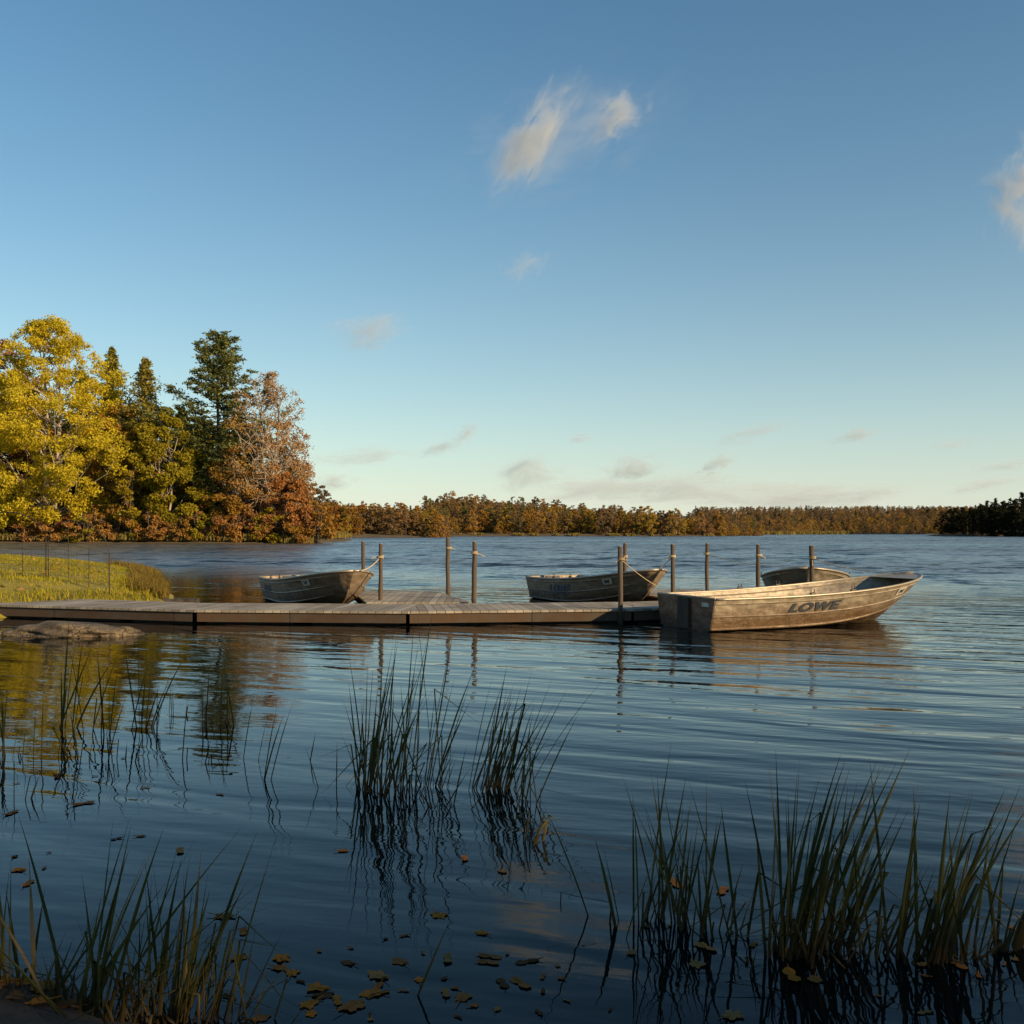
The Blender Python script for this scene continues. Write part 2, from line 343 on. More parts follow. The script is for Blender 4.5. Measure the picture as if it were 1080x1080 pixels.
M['alugrey'] = alumat('dull_grey_aluminium', (.20, .135, .085), (.32, .245, .165), (.085, .036, .014), .18)
M['alurim'] = plain('worn_aluminium_rim', (.36, .30, .22), .42, .4)
M['transom'] = alumat('shade_brown_stained_transom', (.095, .048, .027), (.15, .080, .046), (.04, .022, .012), .14)  # base colour darkened for the unlit stern's shade, with waterline stain over it

# ------------------------------------------------------------------ setting: bed, lake, shores
def sheet(name, x0, x1, y0, y1, z, mat):
    mb = MB(); mb.add([(x0, y0, z), (x1, y0, z), (x1, y1, z), (x0, y1, z)], np.array([(0, 1, 2, 3)])); return mb.build(name, mat, kind='structure')
sheet('ground', -4000, 4000, -60, 6000, -2.2, M['bed'])
sheet('lake', -3500, 3500, -40, 2400, 0, M['water'])
# shelving lake bed under the near water
g = MB(); xs = np.linspace(-9, 9, 60); ys = np.linspace(1.2, 10, 44)
XX, YY = np.meshgrid(xs, ys); rr = R(3)
ZZ = -.10 - .16 * np.clip(YY - 2.6, 0, 9) ** .9 + .02 * np.sin(XX * 3.1 + YY) * np.cos(YY * 2.3) + rr.randn(*XX.shape) * .006
idx = np.arange(XX.size).reshape(XX.shape)
def gridfaces(idx): return np.stack([idx[:-1, :-1], idx[:-1, 1:], idx[1:, 1:], idx[1:, :-1]], -1).reshape(-1, 4)
g.add(np.stack([XX, YY, ZZ], -1), gridfaces(idx), 0, True); g.build('lake_bed', M['bed'], kind='structure')

def seg_dist(P, poly):
    d = np.full(len(P), 1e9); inside = np.zeros(len(P), bool)
    for (ax, ay), (bx, by) in zip(poly, poly[1:] + poly[:1]):
        ab = np.array([bx - ax, by - ay]); ap = P - [ax, ay]
        t = np.clip((ap @ ab) / (ab @ ab + 1e-9), 0, 1); d = np.minimum(d, np.linalg.norm(ap - t[:, None] * ab, axis=1))
        c = (ay > P[:, 1]) != (by > P[:, 1])
        inside ^= c & (P[:, 0] < (bx - ax) * (P[:, 1] - ay) / (by - ay + 1e-12) + ax)
    return np.where(inside, d, -d)
class Land:
    def __init__(s, poly, rise): s.poly = poly; s.rise = rise
    def z(s, x, y):
        P = np.stack([np.ravel(x), np.ravel(y)], -1).astype(float); return s.rise(seg_dist(P, s.poly), P)
    def build(s, name, mat, res):
        p = np.array(s.poly); lo = p.min(0) - res * 2; hi = p.max(0) + res * 2
        xs = np.arange(lo[0], hi[0], res); ys = np.arange(lo[1], hi[1], res); XX, YY = np.meshgrid(xs, ys)
        P = np.stack([XX.ravel(), YY.ravel()], -1); d = seg_dist(P, s.poly); Z = s.rise(d, P)
        f = gridfaces(np.arange(XX.size).reshape(XX.shape)); f = f[(d[f] > -res * 2).any(1)]
        mb = MB(); mb.add(np.column_stack([P, Z]), f, 0, True); return mb.build(name, mat, kind='structure')

# grassy point on the left
bank = Land([(-60, 17), (-9.0, 18.0), (-7.6, 19.6), (-7.1, 20.5), (-7.1, 21.6), (-7.8, 23.8), (-8.6, 26), (-9.7, 29), (-11.2, 33), (-14, 38), (-22, 48), (-60, 60)],
            lambda d, P: np.where(d > 0, .06 + .48 * (1 - np.exp(-np.maximum(d, 0) / 1.3)) + .012 * np.maximum(d, 0), .06 + d * .7) + .03 * np.sin(P[:, 0] * 1.7) * np.sin(P[:, 1] * 1.3))
bank.build('grass_bank', M['turf'], .35)
# wooded shore on the left, running round the far side of the lake
far_poly = [(-220, 122), (-30, 126), (-24, 129), (-24.5, 146), (-27.5, 182), (-29, 186), (-36, 190), (-47, 215), (-50, 234), (-36, 238), (-20, 250), (-20, 296), (20, 300), (60, 304), (64, 380), (150, 470), (190, 430), (123, 310), (123, 297), (150, 279), (200, 252), (700, 200), (900, 1500), (-900, 1500), (-900, 122)]
def far_rise(d, P):
    h = .25 + .5 * (1 - np.exp(-np.maximum(d, 0) / 3)) + .085 * np.clip(d - 8, 0, 95) + .02 * np.clip(d - 103, 0, 200) + .8 * np.sin(P[:, 0] * .021 + 1) * np.sin(P[:, 1] * .017) * np.clip(d / 60, 0, 1)
    return np.where(d > 0, h, .25 + d * .25)
shore = Land(far_poly, far_rise); shore.build('far_shore', M['forestfloor'], 7)
# camera-side bank, bottom left corner
near = Land([(-12, -8), (-12, 5.0), (-6, 4.6), (-3.2, 3.7), (-2.2, 3.55), (-1.45, 3.42), (-1.2, 3.2), (-.6, 3.0), (2, 2.7), (12, 2.6), (14, -8)],
            lambda d, P: np.where(d > 0, .0 + .22 * (1 - np.exp(-np.maximum(d, 0) / .5)), d * .35) + .015 * np.sin(P[:, 0] * 9) * np.sin(P[:, 1] * 7))
near.build('near_bank', M['mud'], .08)

# ------------------------------------------------------------------ clouds (real volumes far beyond the lake)
def cloudmat():
    m = bpy.data.materials.new('thin_cloud'); m.use_nodes = True; nt = m.node_tree; nt.nodes.clear(); ls = nt.links
    co = objc(nt); oi = N(nt, 'ShaderNodeObjectInfo'); ln = N(nt, 'ShaderNodeVectorMath', operation='LENGTH'); ls.new(co, ln.inputs[0])
    off = N(nt, 'ShaderNodeVectorMath', operation='ADD'); ls.new(co, off.inputs[0])
    cx = N(nt, 'ShaderNodeCombineXYZ'); ls.new(math_(nt, 'MULTIPLY', oi.outputs['Random'], 60), cx.inputs[0]); ls.new(cx.outputs[0], off.inputs[1])
    n1 = noise(nt, off.outputs[0], 2.0, 9, .66, .8)
    d = math_(nt, 'MULTIPLY_ADD', n1.outputs[0], 4.2, -2.12); d = math_(nt, 'ADD', d, math_(nt, 'SUBTRACT', .62, ln.outputs['Value']))
    edge = N(nt, 'ShaderNodeMapRange'); ls.new(ln.outputs['Value'], edge.inputs[0]); edge.inputs[1].default_value = .98; edge.inputs[2].default_value = .45; edge.inputs[3].default_value = 0; edge.inputs[4].default_value = 1
    d = math_(nt, 'MAXIMUM', d, 0); d = math_(nt, 'MULTIPLY', d, edge.outputs[0])
    at_ = N(nt, 'ShaderNodeAttribute'); at_.attribute_type = 'OBJECT'; at_.attribute_name = 'density'
    d = math_(nt, 'MULTIPLY', d, at_.outputs['Fac'])
    v = N(nt, 'ShaderNodeVolumePrincipled'); v.inputs['Color'].default_value = (.97, .99, 1, 1); v.inputs['Absorption Color'].default_value = (0, 0, 0, 1); v.inputs['Density Attribute'].default_value = ''; ls.new(d, v.inputs['Density'])
    out = N(nt, 'ShaderNodeOutputMaterial'); ls.new(v.outputs[0], out.inputs['Volume']); return m
M['cloud'] = cloudmat()
bm = bmesh.new(); bmesh.ops.create_icosphere(bm, subdivisions=4, radius=1); cmb = MB(); from_bm(cmb, bm, 0, True); cloud_me = cmb.mesh('cloud', M['cloud'])
def cloud(px, py, w, h, tilt, D, tau, label, group=None):
    o = bpy.data.objects.new('cloud', cloud_me); COL.objects.link(o); p = at(px, py, D); k = D / F
    o.location = p; o.scale = (w * k * .72, w * k * .72, h * k * .72); o.rotation_euler = (0, math.radians(tilt), -math.atan2(p[0], D)); o['density'] = tau / (w * k * .72)
    return props(o, label, 'cloud', group)
cloud(562, 148, 134, 48, -52, 1500, 3.4, 'brightest slanting white cloud wisp high in the sky')
cloud(590, 146, 230, 84, -16, 1650, .7, 'faint haze of cloud trailing round the bright slanting wisp')
cloud(650, 124, 70, 46, -35, 1500, 2.2, 'faint small curl of cloud right of the bright wisp')
cloud(1080, 205, 74, 110, 5, 1500, 3.0, 'white cloud cut off by the right edge of the photo')
cloud(388, 350, 96, 40, -12, 2200, 1.3, 'small dim cloud above the far end of the left wood')
cloud(553, 281, 60, 30, -20, 2000, .7, 'barely visible cloud puff in the middle of the sky')
for px, py, w, h, tl, D, tau, lab in [
    (382, 481, 110, 16, -4, 4200, 1.6, 'long thin low cloud right of the left wood'), (465, 472, 40, 15, -18, 4200, 1.8, 'short low cloud left of the leaning one'), (493, 457, 34, 18, -42, 4200, 1.8, 'small steeply leaning low cloud'),
    (560, 500, 66, 40, -5, 4600, 2.2, 'roundish low cloud left of centre above the woods'), (612, 462, 26, 10, -5, 4400, 1.4, 'tiny cloud fleck above the middle posts'), (668, 494, 60, 26, -12, 4600, 2.4, 'compact low cloud above the middle of the far shore'),
    (640, 516, 150, 30, -2, 5200, 2.0, 'wide pale cloud bank low over the middle woods'), (720, 516, 120, 34, -2, 5200, 2.0, 'pale cloud bank next to the widest one'), (756, 490, 40, 18, -25, 4600, 2.0, 'small slanting low cloud above the slim post'),
    (800, 455, 80, 16, -14, 4200, 1.5, 'thin streak of cloud above the half hidden boat'), (815, 523, 190, 30, 0, 5600, 2.2, 'widest pale cloud bank along the horizon right of centre'), (902, 459, 50, 14, -12, 4200, 1.6, 'thin cloud fleck above the lettered boat bow'),
    (875, 527, 110, 22, 0, 5600, 1.8, 'faint cloud bank just over the distant low woods'), (925, 520, 70, 18, -4, 5400, 1.4, 'faint low cloud near the dark point'), (1060, 491, 60, 12, -4, 4400, 1.8, 'flat low cloud at the right edge'),
    (1040, 511, 70, 14, -8, 4800, 1.5, 'faint flat cloud just above the dark point'), (352, 508, 50, 20, -5, 4600, 1.6, 'low cloud beside the top of the rust red maple'), (1000, 470, 60, 10, -6, 4400, .9, 'very thin streak high above the dark point')]:
    cloud(px, py, w * 1.15, h * 1.15, tl, D, tau * .85, lab, 'small low clouds above the far woods')

# ------------------------------------------------------------------ vegetation
def cards(mb, rg, c, size, aspect=.6, m=0, flat=0.0):
    n = len(c)
    if n == 0: return
    a = nrm(rg.randn(n, 3) * [1, 1, 1 - flat]); b = nrm(np.cross(a, nrm(rg.randn(n, 3) + [0, 0, flat * 3])))
    s = (np.broadcast_to(size, (n,)) * rg.uniform(.65, 1.25, n))[:, None]
    v = np.stack([c - a * s * .5, c + b * s * aspect * .5, c + a * s * .5, c - b * s * aspect * .5], 1)
    mb.add(v.reshape(-1, 3), np.arange(n * 4).reshape(-1, 4), m)
def limb(mb, rg, p, q, r0, r1, n=5, sag=.1, sides=5, m=0):
    p = np.asarray(p, float); q = np.asarray(q, float); L = np.linalg.norm(q - p); t = np.linspace(0, 1, n)[:, None]
    pts = p + (q - p) * t + np.array([0, 0, -1]) * (sag * L * 4 * t * (1 - t)) + rg.randn(n, 3) * L * .025 * (t * (1 - t) * 4)
    tube(mb, pts, np.linspace(r0, r1, n), sides, m, False); return pts

def broadleaf(seed, H, Rad, zb, nleaf, size, ncl=60, bare=0.0, r0=.3, prof=.75, lean=(0, 0), stems=1, wood=26, asym=.3, crad=.24):
    rg = R(seed); lf, tk = MB(), MB()
    bases = [np.array([0, 0, -.3])] if stems == 1 else [np.array([math.cos(k * 2.4) * .5, math.sin(k * 2.4) * .5, -.3]) for k in range(stems)]
    trunks = []
    for k, b in enumerate(bases):
        top = np.array([lean[0] + b[0] * 3, lean[1] + b[1] * 3, H * rg.uniform(.78, .9)]); n = 9; t = np.linspace(0, 1, n)[:, None]
        pts = b + (top - b) * t + rg.randn(n, 3) * [Rad * .03, Rad * .03, 0] * t
        tube(tk, pts, r0 * (1 - .9 * t[:, 0]) ** .9 + .02, 7, 0, False); trunks.append(pts)
    lob = rg.uniform(1 - asym, 1 + asym, 9); pa = rg.rand() * 6.28
    cl, cr = [], []
    for k in range(ncl):
        t = rg.rand() ** .9; env = Rad * max(.06, math.sin(math.pi * min(1, (t * .93 + .05)) ** prof)) ** .7
        th = rg.rand() * 6.28; env *= lob[int((th + pa) / .7) % 9] * (1 + .18 * math.sin(t * 9 + th * 2))
        rr_ = env * math.sqrt(rg.uniform(.12, 1)); z = zb + (H - zb) * t
        cl.append([rr_ * math.cos(th) + lean[0] * z / H, rr_ * math.sin(th) + lean[1] * z / H, z]); cr.append(Rad * crad * rg.uniform(.55, 1.25) * (1 - .4 * t))
    cl = np.array(cl); cr = np.array(cr); w = cr ** 2; cnt = (nleaf * w / w.sum()).astype(int)
    for c, r_, k in zip(cl, cr, cnt):
        d = nrm(rg.randn(k, 3)) * (rg.rand(k, 1) ** .55) * r_ * [1.15, 1.15, .75]
        cards(lf, rg, c + d, size)
    for k in rg.permutation(ncl)[:wood]:
        tr = trunks[k % len(trunks)]; c = cl[k]; hz = c[2] - .55 * np.hypot(*(c[:2])) - .1 * H
        hz = np.clip(hz, zb * .55 + .05 * H, H * .8); j = np.argmin(abs(tr[:, 2] - hz))
        pts = limb(tk, rg, tr[j], c, r0 * .42 * (1 - tr[j][2] / H * .7), .025, 6, .08)
        for _ in range(3 + int(bare * 6)):
            p = pts[rg.randint(2, 6)]; e = p + nrm(rg.randn(3) + [0, 0, .5]) * cr[k] * rg.uniform(.7, 1.5)
            limb(tk, rg, p, e, .05, .012, 4, -.03, 4)
    return lf, tk
def spruce(seed, H, Rad, size, per=26, z0=.06, droop=.25, layers=None, r0=.28):
    rg = R(seed); lf, tk = MB(), MB()
    tube(tk, [(0, 0, -.3), (rg.randn() * .1, 0, H * .5), (0, 0, H)], [r0, r0 * .55, .02], 7, 0, False)
    layers = layers or int(H * 2.6)
    for k in range(layers):
        t = z0 + (1 - z0) * (k + rg.rand()) / layers; L0 = Rad * (1 - t) ** .78 * (1 + .25 * math.sin(k * 1.9)) + .12
        for b in range(8):
            th = rg.rand() * 6.28; L = L0 * rg.uniform(.35, 1.3); q = np.linspace(0, 1, per)
            q = q ** .8
            x = q * L; z = t * H + .12 * L * q - droop * L * q ** 2 + (.5 - t) * -.1 * L
            wdt = .16 * L * (1 - q * .75) + .05
            c = np.stack([x * math.cos(th), x * math.sin(th), z], -1); side = np.array([-math.sin(th), math.cos(th), 0])
            c = c + side * (rg.randn(per, 1) * wdt[:, None]) + rg.randn(per, 3) * [.12, .12, .20]
            cards(lf, rg, c, size, .5, 0, .5)
            if L > .8 and b < 4: limb(tk, rg, (0, 0, t * H), c[-1], .045, .012, 4, .02, 4)
    return lf, tk
def pine(seed, H, Rad, size, r0=.38):
    rg = R(seed); lf, tk = MB(), MB()
    tube(tk, [(0, 0, -.3), (.15, 0, H * .35), (-.1, .1, H * .7), (.1, 0, H)], [r0, r0 * .75, r0 * .4, .03], 8, 0, False)
    for k in range(84):
        t = .22 + .78 * (k + rg.rand()) / 84; th = k * 2.4 + rg.randn() * .5
        prof = (1 - t) ** .85 * (1.45 if t > .42 else .8 + .3 * rg.rand())
        L = Rad * prof * rg.uniform(.45, 1.3) + .7
        up = .02 + .60 * t + rg.randn() * .08
        p = np.array([0, 0, t * H]); dr = np.array([math.cos(th), math.sin(th), 0]); lt = np.array([-dr[1], dr[0], 0])
        e = p + dr * L + [0, 0, up * L]
        pts = limb(tk, rg, p, e, .10 * (1 - t) + .03, .015, 7, .12, 5)
        for j in range(2, 7):
            fr = j / 6; n = int(rg.uniform(30, 58) * (.6 + fr) * (1 if L > 2 else .6)); w = (.25 + .20 * L) * (1.15 - abs(fr - .6))
            q = rg.uniform(-1, 1, (n, 1)); c = pts[j] + lt * q * w + dr * (rg.randn(n, 1) * .35 - abs(q) * .25 * w) + np.array([0, 0, 1]) * (rg.randn(n, 1) * .13 + .10 + .12 * abs(q) * w)
            cards(lf, rg, c, size, .34, 0, .45)
    return lf, tk

def tree(name, gen, leaf, bark, loc, label, cat='tree', group=None, rz=0):
    lf, tk = gen; e = empty(name, loc, rz, label, cat, group)
    tk.build('trunk', M[bark], e); lf.build('crown', M[leaf], e); return e
def on_shore(px, D): x = (px - 540) / F * D; return (x, D, float(shore.z(x, D)[0]) - .1)

SC = 127 / F                                                   # metres per photo pixel at the left shore
tree('maple_tree', broadleaf(1, 27.4, 10.8, 2.2, 90000, .31, 620, 0, .42, .60, stems=2, asym=.2, crad=.115, wood=70), 'yellow', 'palebark', on_shore(52, 131), 'tall broad maple in bright yellow leaf at the left end of the wooded shore')
tree('maple_tree', broadleaf(2, 25.5, 8, 2, 30000, .40, 110, 0, .35), 'orange', 'bark', on_shore(-4, 140), 'reddish brown broadleaf tree half hidden behind the bright yellow maple')
tree('spruce_tree', spruce(3, 24.8, 7.0, .46), 'green', 'darkbark', on_shore(118, 141), 'pointed dark spruce just right of the yellow maple')
tree('spruce_tree', spruce(4, 23.0, 7.4, .46), 'green', 'darkbark', on_shore(153, 134), 'pointed green spruce between the yellow maple and the big pine')
tree('birch_tree', broadleaf(5, 15.5, 4.8, 1.6, 26000, .34, 90, .3, .18, stems=2), 'olive', 'palebark', on_shore(172, 129), 'olive leaved tree with thin pale stems below the green spruce')
tree('birch_tree', broadleaf(12, 11.5, 3.8, 1.0, 14000, .34, 70, .2, .15), 'olive', 'palebark', on_shore(140, 128.8), 'shorter olive yellow tree at the water in front of the two spruces')
tree('birch_tree', broadleaf(6, 17.0, 4.0, 4, 10000, .34, 80, .4, .2), 'orange', 'bark', on_shore(122, 133), 'sparse orange tinged tree in front of the dark spruce')
tree('pine_tree', pine(7, 25.8, 8.0, .55), 'dgreen', 'darkbark', on_shore(230, 134), 'tallest dark white pine with ragged open branches')
tree('oak_tree', broadleaf(8, 20.6, 5.5, 5.0, 7500, .28, 150, 1.8, .26, .7, (1.0, 0), 2, 120, crad=.22), 'tan', 'palebark', on_shore(277, 130), 'half bare tan oak with forked pale trunks right of the pine')
tree('oak_tree', broadleaf(9, 15.0, 3.8, 3, 6500, .30, 90, 1.6, .2, .8, (.8, 0), 1, 70), 'tan', 'palebark', on_shore(296, 132), 'slender thinly leaved tan tree at the right edge of the left wood')
tree('maple_tree', broadleaf(10, 8.2, 3.5, .5, 16000, .30, 70, 0, .14), 'rust', 'bark', on_shore(303, 128.5), 'small rust red maple at the water end of the left wood')
tree('maple_tree', broadleaf(11, 11.5, 3.6, 1.5, 11000, .32, 60, .3, .14), 'orange', 'bark', on_shore(246, 129), 'low orange brown tree in front of the dark pine')
for k, (px, D, H, Rd, kind, lf, lab) in enumerate([
        (20, 152, 24, 6, 's', 'dgreen', 'dark evergreen in the shadow behind the yellow maple'),
        (88, 150, 22, 5.5, 's', 'dgreen', 'dark evergreen behind the right flank of the yellow maple'),
        (192, 148, 17, 5.0, 's', 'dgreen', 'shaded evergreen behind the olive leaved tree'),
        (212, 143, 14, 4.6, 'b', 'olive', 'shaded olive tree behind and left of the big pine'),
        (262, 146, 15, 5.0, 'b', 'brown', 'dull brown tree behind the half bare oak'),
        (140, 146, 17, 5.0, 'b', 'brown', 'dull brown tree between the two pointed spruces'),
        (305, 148, 11, 5.0, 'b', 'brown', 'low brown tree behind the rust red maple'),
        (-60, 140, 25, 9.0, 'b', 'gold', 'golden tree outside the left end of the yellow maple')]):
    tree('spruce_tree' if kind == 's' else 'broadleaf_tree', spruce(30 + k, H, Rd, .55, 20) if kind == 's' else broadleaf(30 + k, H, Rd, .3, 16000, .42, 70), lf, 'darkbark', on_shore(px, D), lab)

for k in range(22):
    rg = R(900 + k); px = -70 + k * 17.5 + rg.uniform(-4, 4); D = rg.uniform(150, 166); H = rg.uniform(12, 19) if px < 255 else rg.uniform(9, 12)
    if k < 4: bk = [broadleaf(800 + k, 15, 4.6, .2, 9000, .5, 55)] if k == 0 else bk + [broadleaf(800 + k, 15, 4.6, .2, 9000, .5, 55)]
    if k == 3: bkm = [[(a.mesh('crown', M[q]), b.mesh('trunk', M['darkbark'])) for a, b in bk] for q in ('brown', 'olive', 'dgreen')]
for k in range(22):
    rg = R(900 + k); px = -70 + k * 17.5 + rg.uniform(-4, 4); D = rg.uniform(150, 166); H = rg.uniform(12, 19) if px < 255 else rg.uniform(9, 12); j = rg.randint(3)
    lab = ('dull brown', 'olive', 'dark green')[j] + ' tree deep in the shadow of the left wood'
    e = empty('broadleaf_tree', on_shore(px, D), rg.rand() * 6, lab, 'tree', lab.replace(' tree ', ' trees ')); e.scale = (H / 15 * 1.15, H / 15 * 1.15, H / 15)
    for nm, me in zip(('crown', 'trunk'), bkm[j][k % 4]):
        o = bpy.data.objects.new(nm, me); COL.objects.link(o); o.parent = e
# waterside shrubs under the left wood
rg = R(77); shr = []
for s in range(3):
    mb, tk = broadleaf(50 + s, 3.4, 2.3, .1, 3000, .26, 26, .6, .05, .5, stems=3, wood=18); shr.append((mb.mesh('crown', M['rust']), mb.mesh('crown', M['orange']), tk.mesh('stems', M['bark']), mb.mesh('crown', M['olive'])))
xs_ = list(np.arange(-20, 332, 9.5))
for k, px in enumerate(xs_):
    px += rg.uniform(-4, 4); c = [0, 0, 1, 0, 3, 0, 1][k % 7] if k else 0
    cn = {0: 'rusty red', 1: 'orange brown', 3: 'olive yellow'}[c]
    e = empty('shrub', on_shore(px, rg.uniform(127.3, 129.0)), rg.rand() * 6, f'{cn} leafy shrub on the waterline below the left wood', 'shrub', f'{cn} shrubs along the left shore')
    s = rg.uniform(.75, 1.25); e.scale = (s * rg.uniform(.9, 1.25), s * 1.1, s * rg.uniform(.8, 1.2))
    v = shr[k % 3]
    for nm, me in (('crown', v[c]), ('stems', v[2])):
        o = bpy.data.objects.new(nm, me); COL.objects.link(o); o.parent = e

def blades(mb, rg, P, h, w, lean=.35, m=0):
    n = len(P); th = rg.rand(n) * 6.28; d = np.stack([np.cos(th), np.sin(th), 0 * th], -1); s = np.stack([-np.sin(th), np.cos(th), 0 * th], -1)
    h = np.broadcast_to(h, (n,)) * rg.uniform(.5, 1.2, n); ln = (h * rg.uniform(0, lean, n))[:, None]; w = w * rg.uniform(.6, 1.3, n)[:, None]
    z = np.array([0, 0, 1.]); t = P + d * ln + z * h[:, None]; mid = P + d * ln * .35 + z * (h * .55)[:, None]
    v = np.stack([P - s * w, P + s * w, mid + s * w * .8, mid - s * w * .8, t + s * w * .12, t - s * w * .12], 1).reshape(-1, 3)
    i = np.arange(n)[:, None] * 6; f = np.concatenate([i + [0, 1, 2, 3], i + [3, 2, 4, 5]], 0); mb.add(v, f, m)
# fringe grass at the left wood's waterline and on the low tongue
mb = MB(); rg = R(8)
x = rg.uniform(-80, -24, 5000); y = np.full(5000, 126.4) + rg.rand(5000) * 1.6
P = np.stack([x, y, shore.z(x, y)], -1)[rg.rand(5000) < .35 + .65 * (np.sin(x * .9) > -.2)]; blades(mb, rg, P, .75, .10)
t = rg.rand(3500); x = -24.5 - 4 * t + rg.uniform(-2.5, .2, 3500); y = 130 + 54 * t; P = np.stack([x, y, np.maximum(shore.z(x, y), 0)], -1); blades(mb, rg, P, .8, .12)
mb.build('shore_grass', M['fringe'], kind='stuff', label='pale yellow grass fringe along the left wood waterline', cat='grass')

# --- far woods: a few tree shapes, the front rows one object each, the rest one mass
def lowtree(seed, kind):
    if kind == 'b': lf, tk = broadleaf(seed, 10, 3.5, .2, 3200, .42, 70, .3, .12, .6, wood=10, crad=.22)
    else: lf, tk = spruce(seed, 11, 2.7, .60, 9, .03, .2, 24, .14)
    return lf, tk
def masstree(seed, kind):
    if kind == 'b': return broadleaf(seed, 10, 3.6, .2, 1300, .56, 46, .3, .12, .6, wood=5, crad=.22)
    return spruce(seed, 11, 2.6, .62, 6, .03, .2, 22, .14)
def merge(lf, tk):
    mb = MB(); mb.add(np.concatenate(lf.v), np.concatenate([f for f, k in [(q[0] - 0, 4) for q in lf.f]]), 0)
    if tk.v: mb.add(np.concatenate(tk.v), np.concatenate([q[0] for q in tk.f if q[1] == 4]), 1, True)
    return mb
shapes = [merge(*lowtree(100 + k, 'b')) for k in range(4)] + [merge(*lowtree(110 + k, 's')) for k in range(2)]
mshapes = [merge(*masstree(120 + k, 'b')) for k in range(4)] + [merge(*masstree(130 + k, 's')) for k in range(2)]
kinds = {'gold': (M['gold'], 'bark', 'golden'), 'orange': (M['orange'], 'bark', 'orange brown'), 'brown': (M['brown'], 'bark', 'dull brown'), 'tan': (M['tan'], 'palebark', 'pale tan'), 'dgreen': (M['dgreen'], 'darkbark', 'dark evergreen'), 'dark': (M['dark'], 'darkbark', 'shade-toned deep green')}
meshes = {}
def far_mesh(si, kd):
    if (si, kd) not in meshes: meshes[si, kd] = shapes[si].mesh('far_tree', [kinds[kd][0], M[kinds[kd][1]]])
    return meshes[si, kd]
def pick(rg, probs): return rg.choice(list(probs), p=np.array(list(probs.values())) / sum(probs.values()))
rg = R(21)
def far_tree(px, D, H, kd, where):
    si = rg.randint(4, 6) if kd == 'dgreen' or (kd == 'dark' and rg.rand() < .3) else rg.randint(0, 4)
    o = bpy.data.objects.new('evergreen_tree' if si > 3 else 'autumn_tree', far_mesh(si, kd)); COL.objects.link(o)
    o.location = on_shore(px, D); s = H / 10; o.scale = (s * rg.uniform(.85, 1.25), s, s); o.rotation_euler = (0, 0, rg.rand() * 6.28)
    lab = f'{kinds[kd][2]} tree {where}'
    props(o, lab, 'tree', lab.replace(' tree ', ' trees ', 1))
W1 = 'in the front row of the middle far shore'
# shore piece beyond the low tongue
for px in np.arange(318, 380, 5.2): far_tree(px + rg.uniform(-2, 2), rg.uniform(237, 246), rg.uniform(5.5, 8.5), pick(rg, {'gold': 3, 'orange': 4, 'brown': 1}), 'on the shore just beyond the low grass tongue')
for px in np.arange(380, 462, 5.5): far_tree(px + rg.uniform(-2, 2), rg.uniform(252, 262), rg.uniform(5, 8), pick(rg, {'orange': 3, 'gold': 3, 'brown': 2, 'tan': 1}), 'beside the small clearing on the far shore')
for px, H in ((331, 11), (340, 10.5), (322, 10.5)): far_tree(px, 262, H, 'brown', 'rising above the shore beyond the low grass tongue')
for px in np.arange(462, 765, 5.0): far_tree(px + rg.uniform(-2, 2), rg.uniform(303, 311), rg.choice([3.6, 5, 6.2, 7.6]) * rg.uniform(.85, 1.12), pick(rg, {'gold': 4, 'orange': 1.2, 'tan': 3, 'brown': 3, 'dgreen': .7}), W1)
for px in np.arange(993, 1180, 4.2): far_tree(px + rg.uniform(-2, 2), 305 - .34 * (px - 990) + rg.uniform(0, 10), rg.uniform(5.5, 7.0) + max(0, (px - 985)) * .024, 'dark', 'on the dark wooded point at the right')
# everything behind them
mass = MB(); mm = {k: i for i, k in enumerate(kinds)}
def mass_tree(px, D, H, kd):
    si = rg.randint(4, 6) if kd == 'dgreen' or (kd == 'dark' and rg.rand() < .3) else rg.randint(0, 4); s = mshapes[si]
    v = np.concatenate(s.v) * [H / 10 * rg.uniform(.9, 1.3), H / 10, H / 10]; a = rg.rand() * 6.28; c_, s_ = math.cos(a), math.sin(a)
    v = v @ np.array([[c_, s_, 0], [-s_, c_, 0], [0, 0, 1]]) + on_shore(px, D); nl = len(s.v[0])
    f0 = np.concatenate([q[0] for q in s.f]); m = np.concatenate(s.m)
    k = mass.n; mass.add(v, f0[m == 0], mm[kd]); mass.f.append((f0[m == 1] + k, 4)); mass.m.append(np.full((m == 1).sum(), 6)); mass.sm.append(np.full((m == 1).sum(), True))
for k, D in enumerate(np.arange(252, 345, 8.5)):
    for px in np.linspace(314, 468, 26): mass_tree(px + rg.uniform(-4, 4), D + rg.uniform(-5, 5), rg.uniform(4.6, 6.8), pick(rg, {'brown': 4, 'orange': 2.0 if k < 5 else .8, 'gold': 1.2, 'tan': 1, 'dgreen': .5}))
for k, D in enumerate(np.arange(314, 415, 8.5)):
    for px in np.linspace(452, 800, 66):
        f = 1.0 if px < 600 else 1 - (px - 600) / 200 * .5
        mass_tree(px + rg.uniform(-4, 4), D + rg.uniform(-6, 6), (rg.uniform(4.4, 6.8) if rg.rand() < .9 else rg.uniform(7, 9)) * (.55 + .45 * f), pick(rg, {'brown': 5, 'orange': 1.0, 'tan': 1.2, 'gold': 1.5 if k < 3 else .4, 'dgreen': 1.3}))
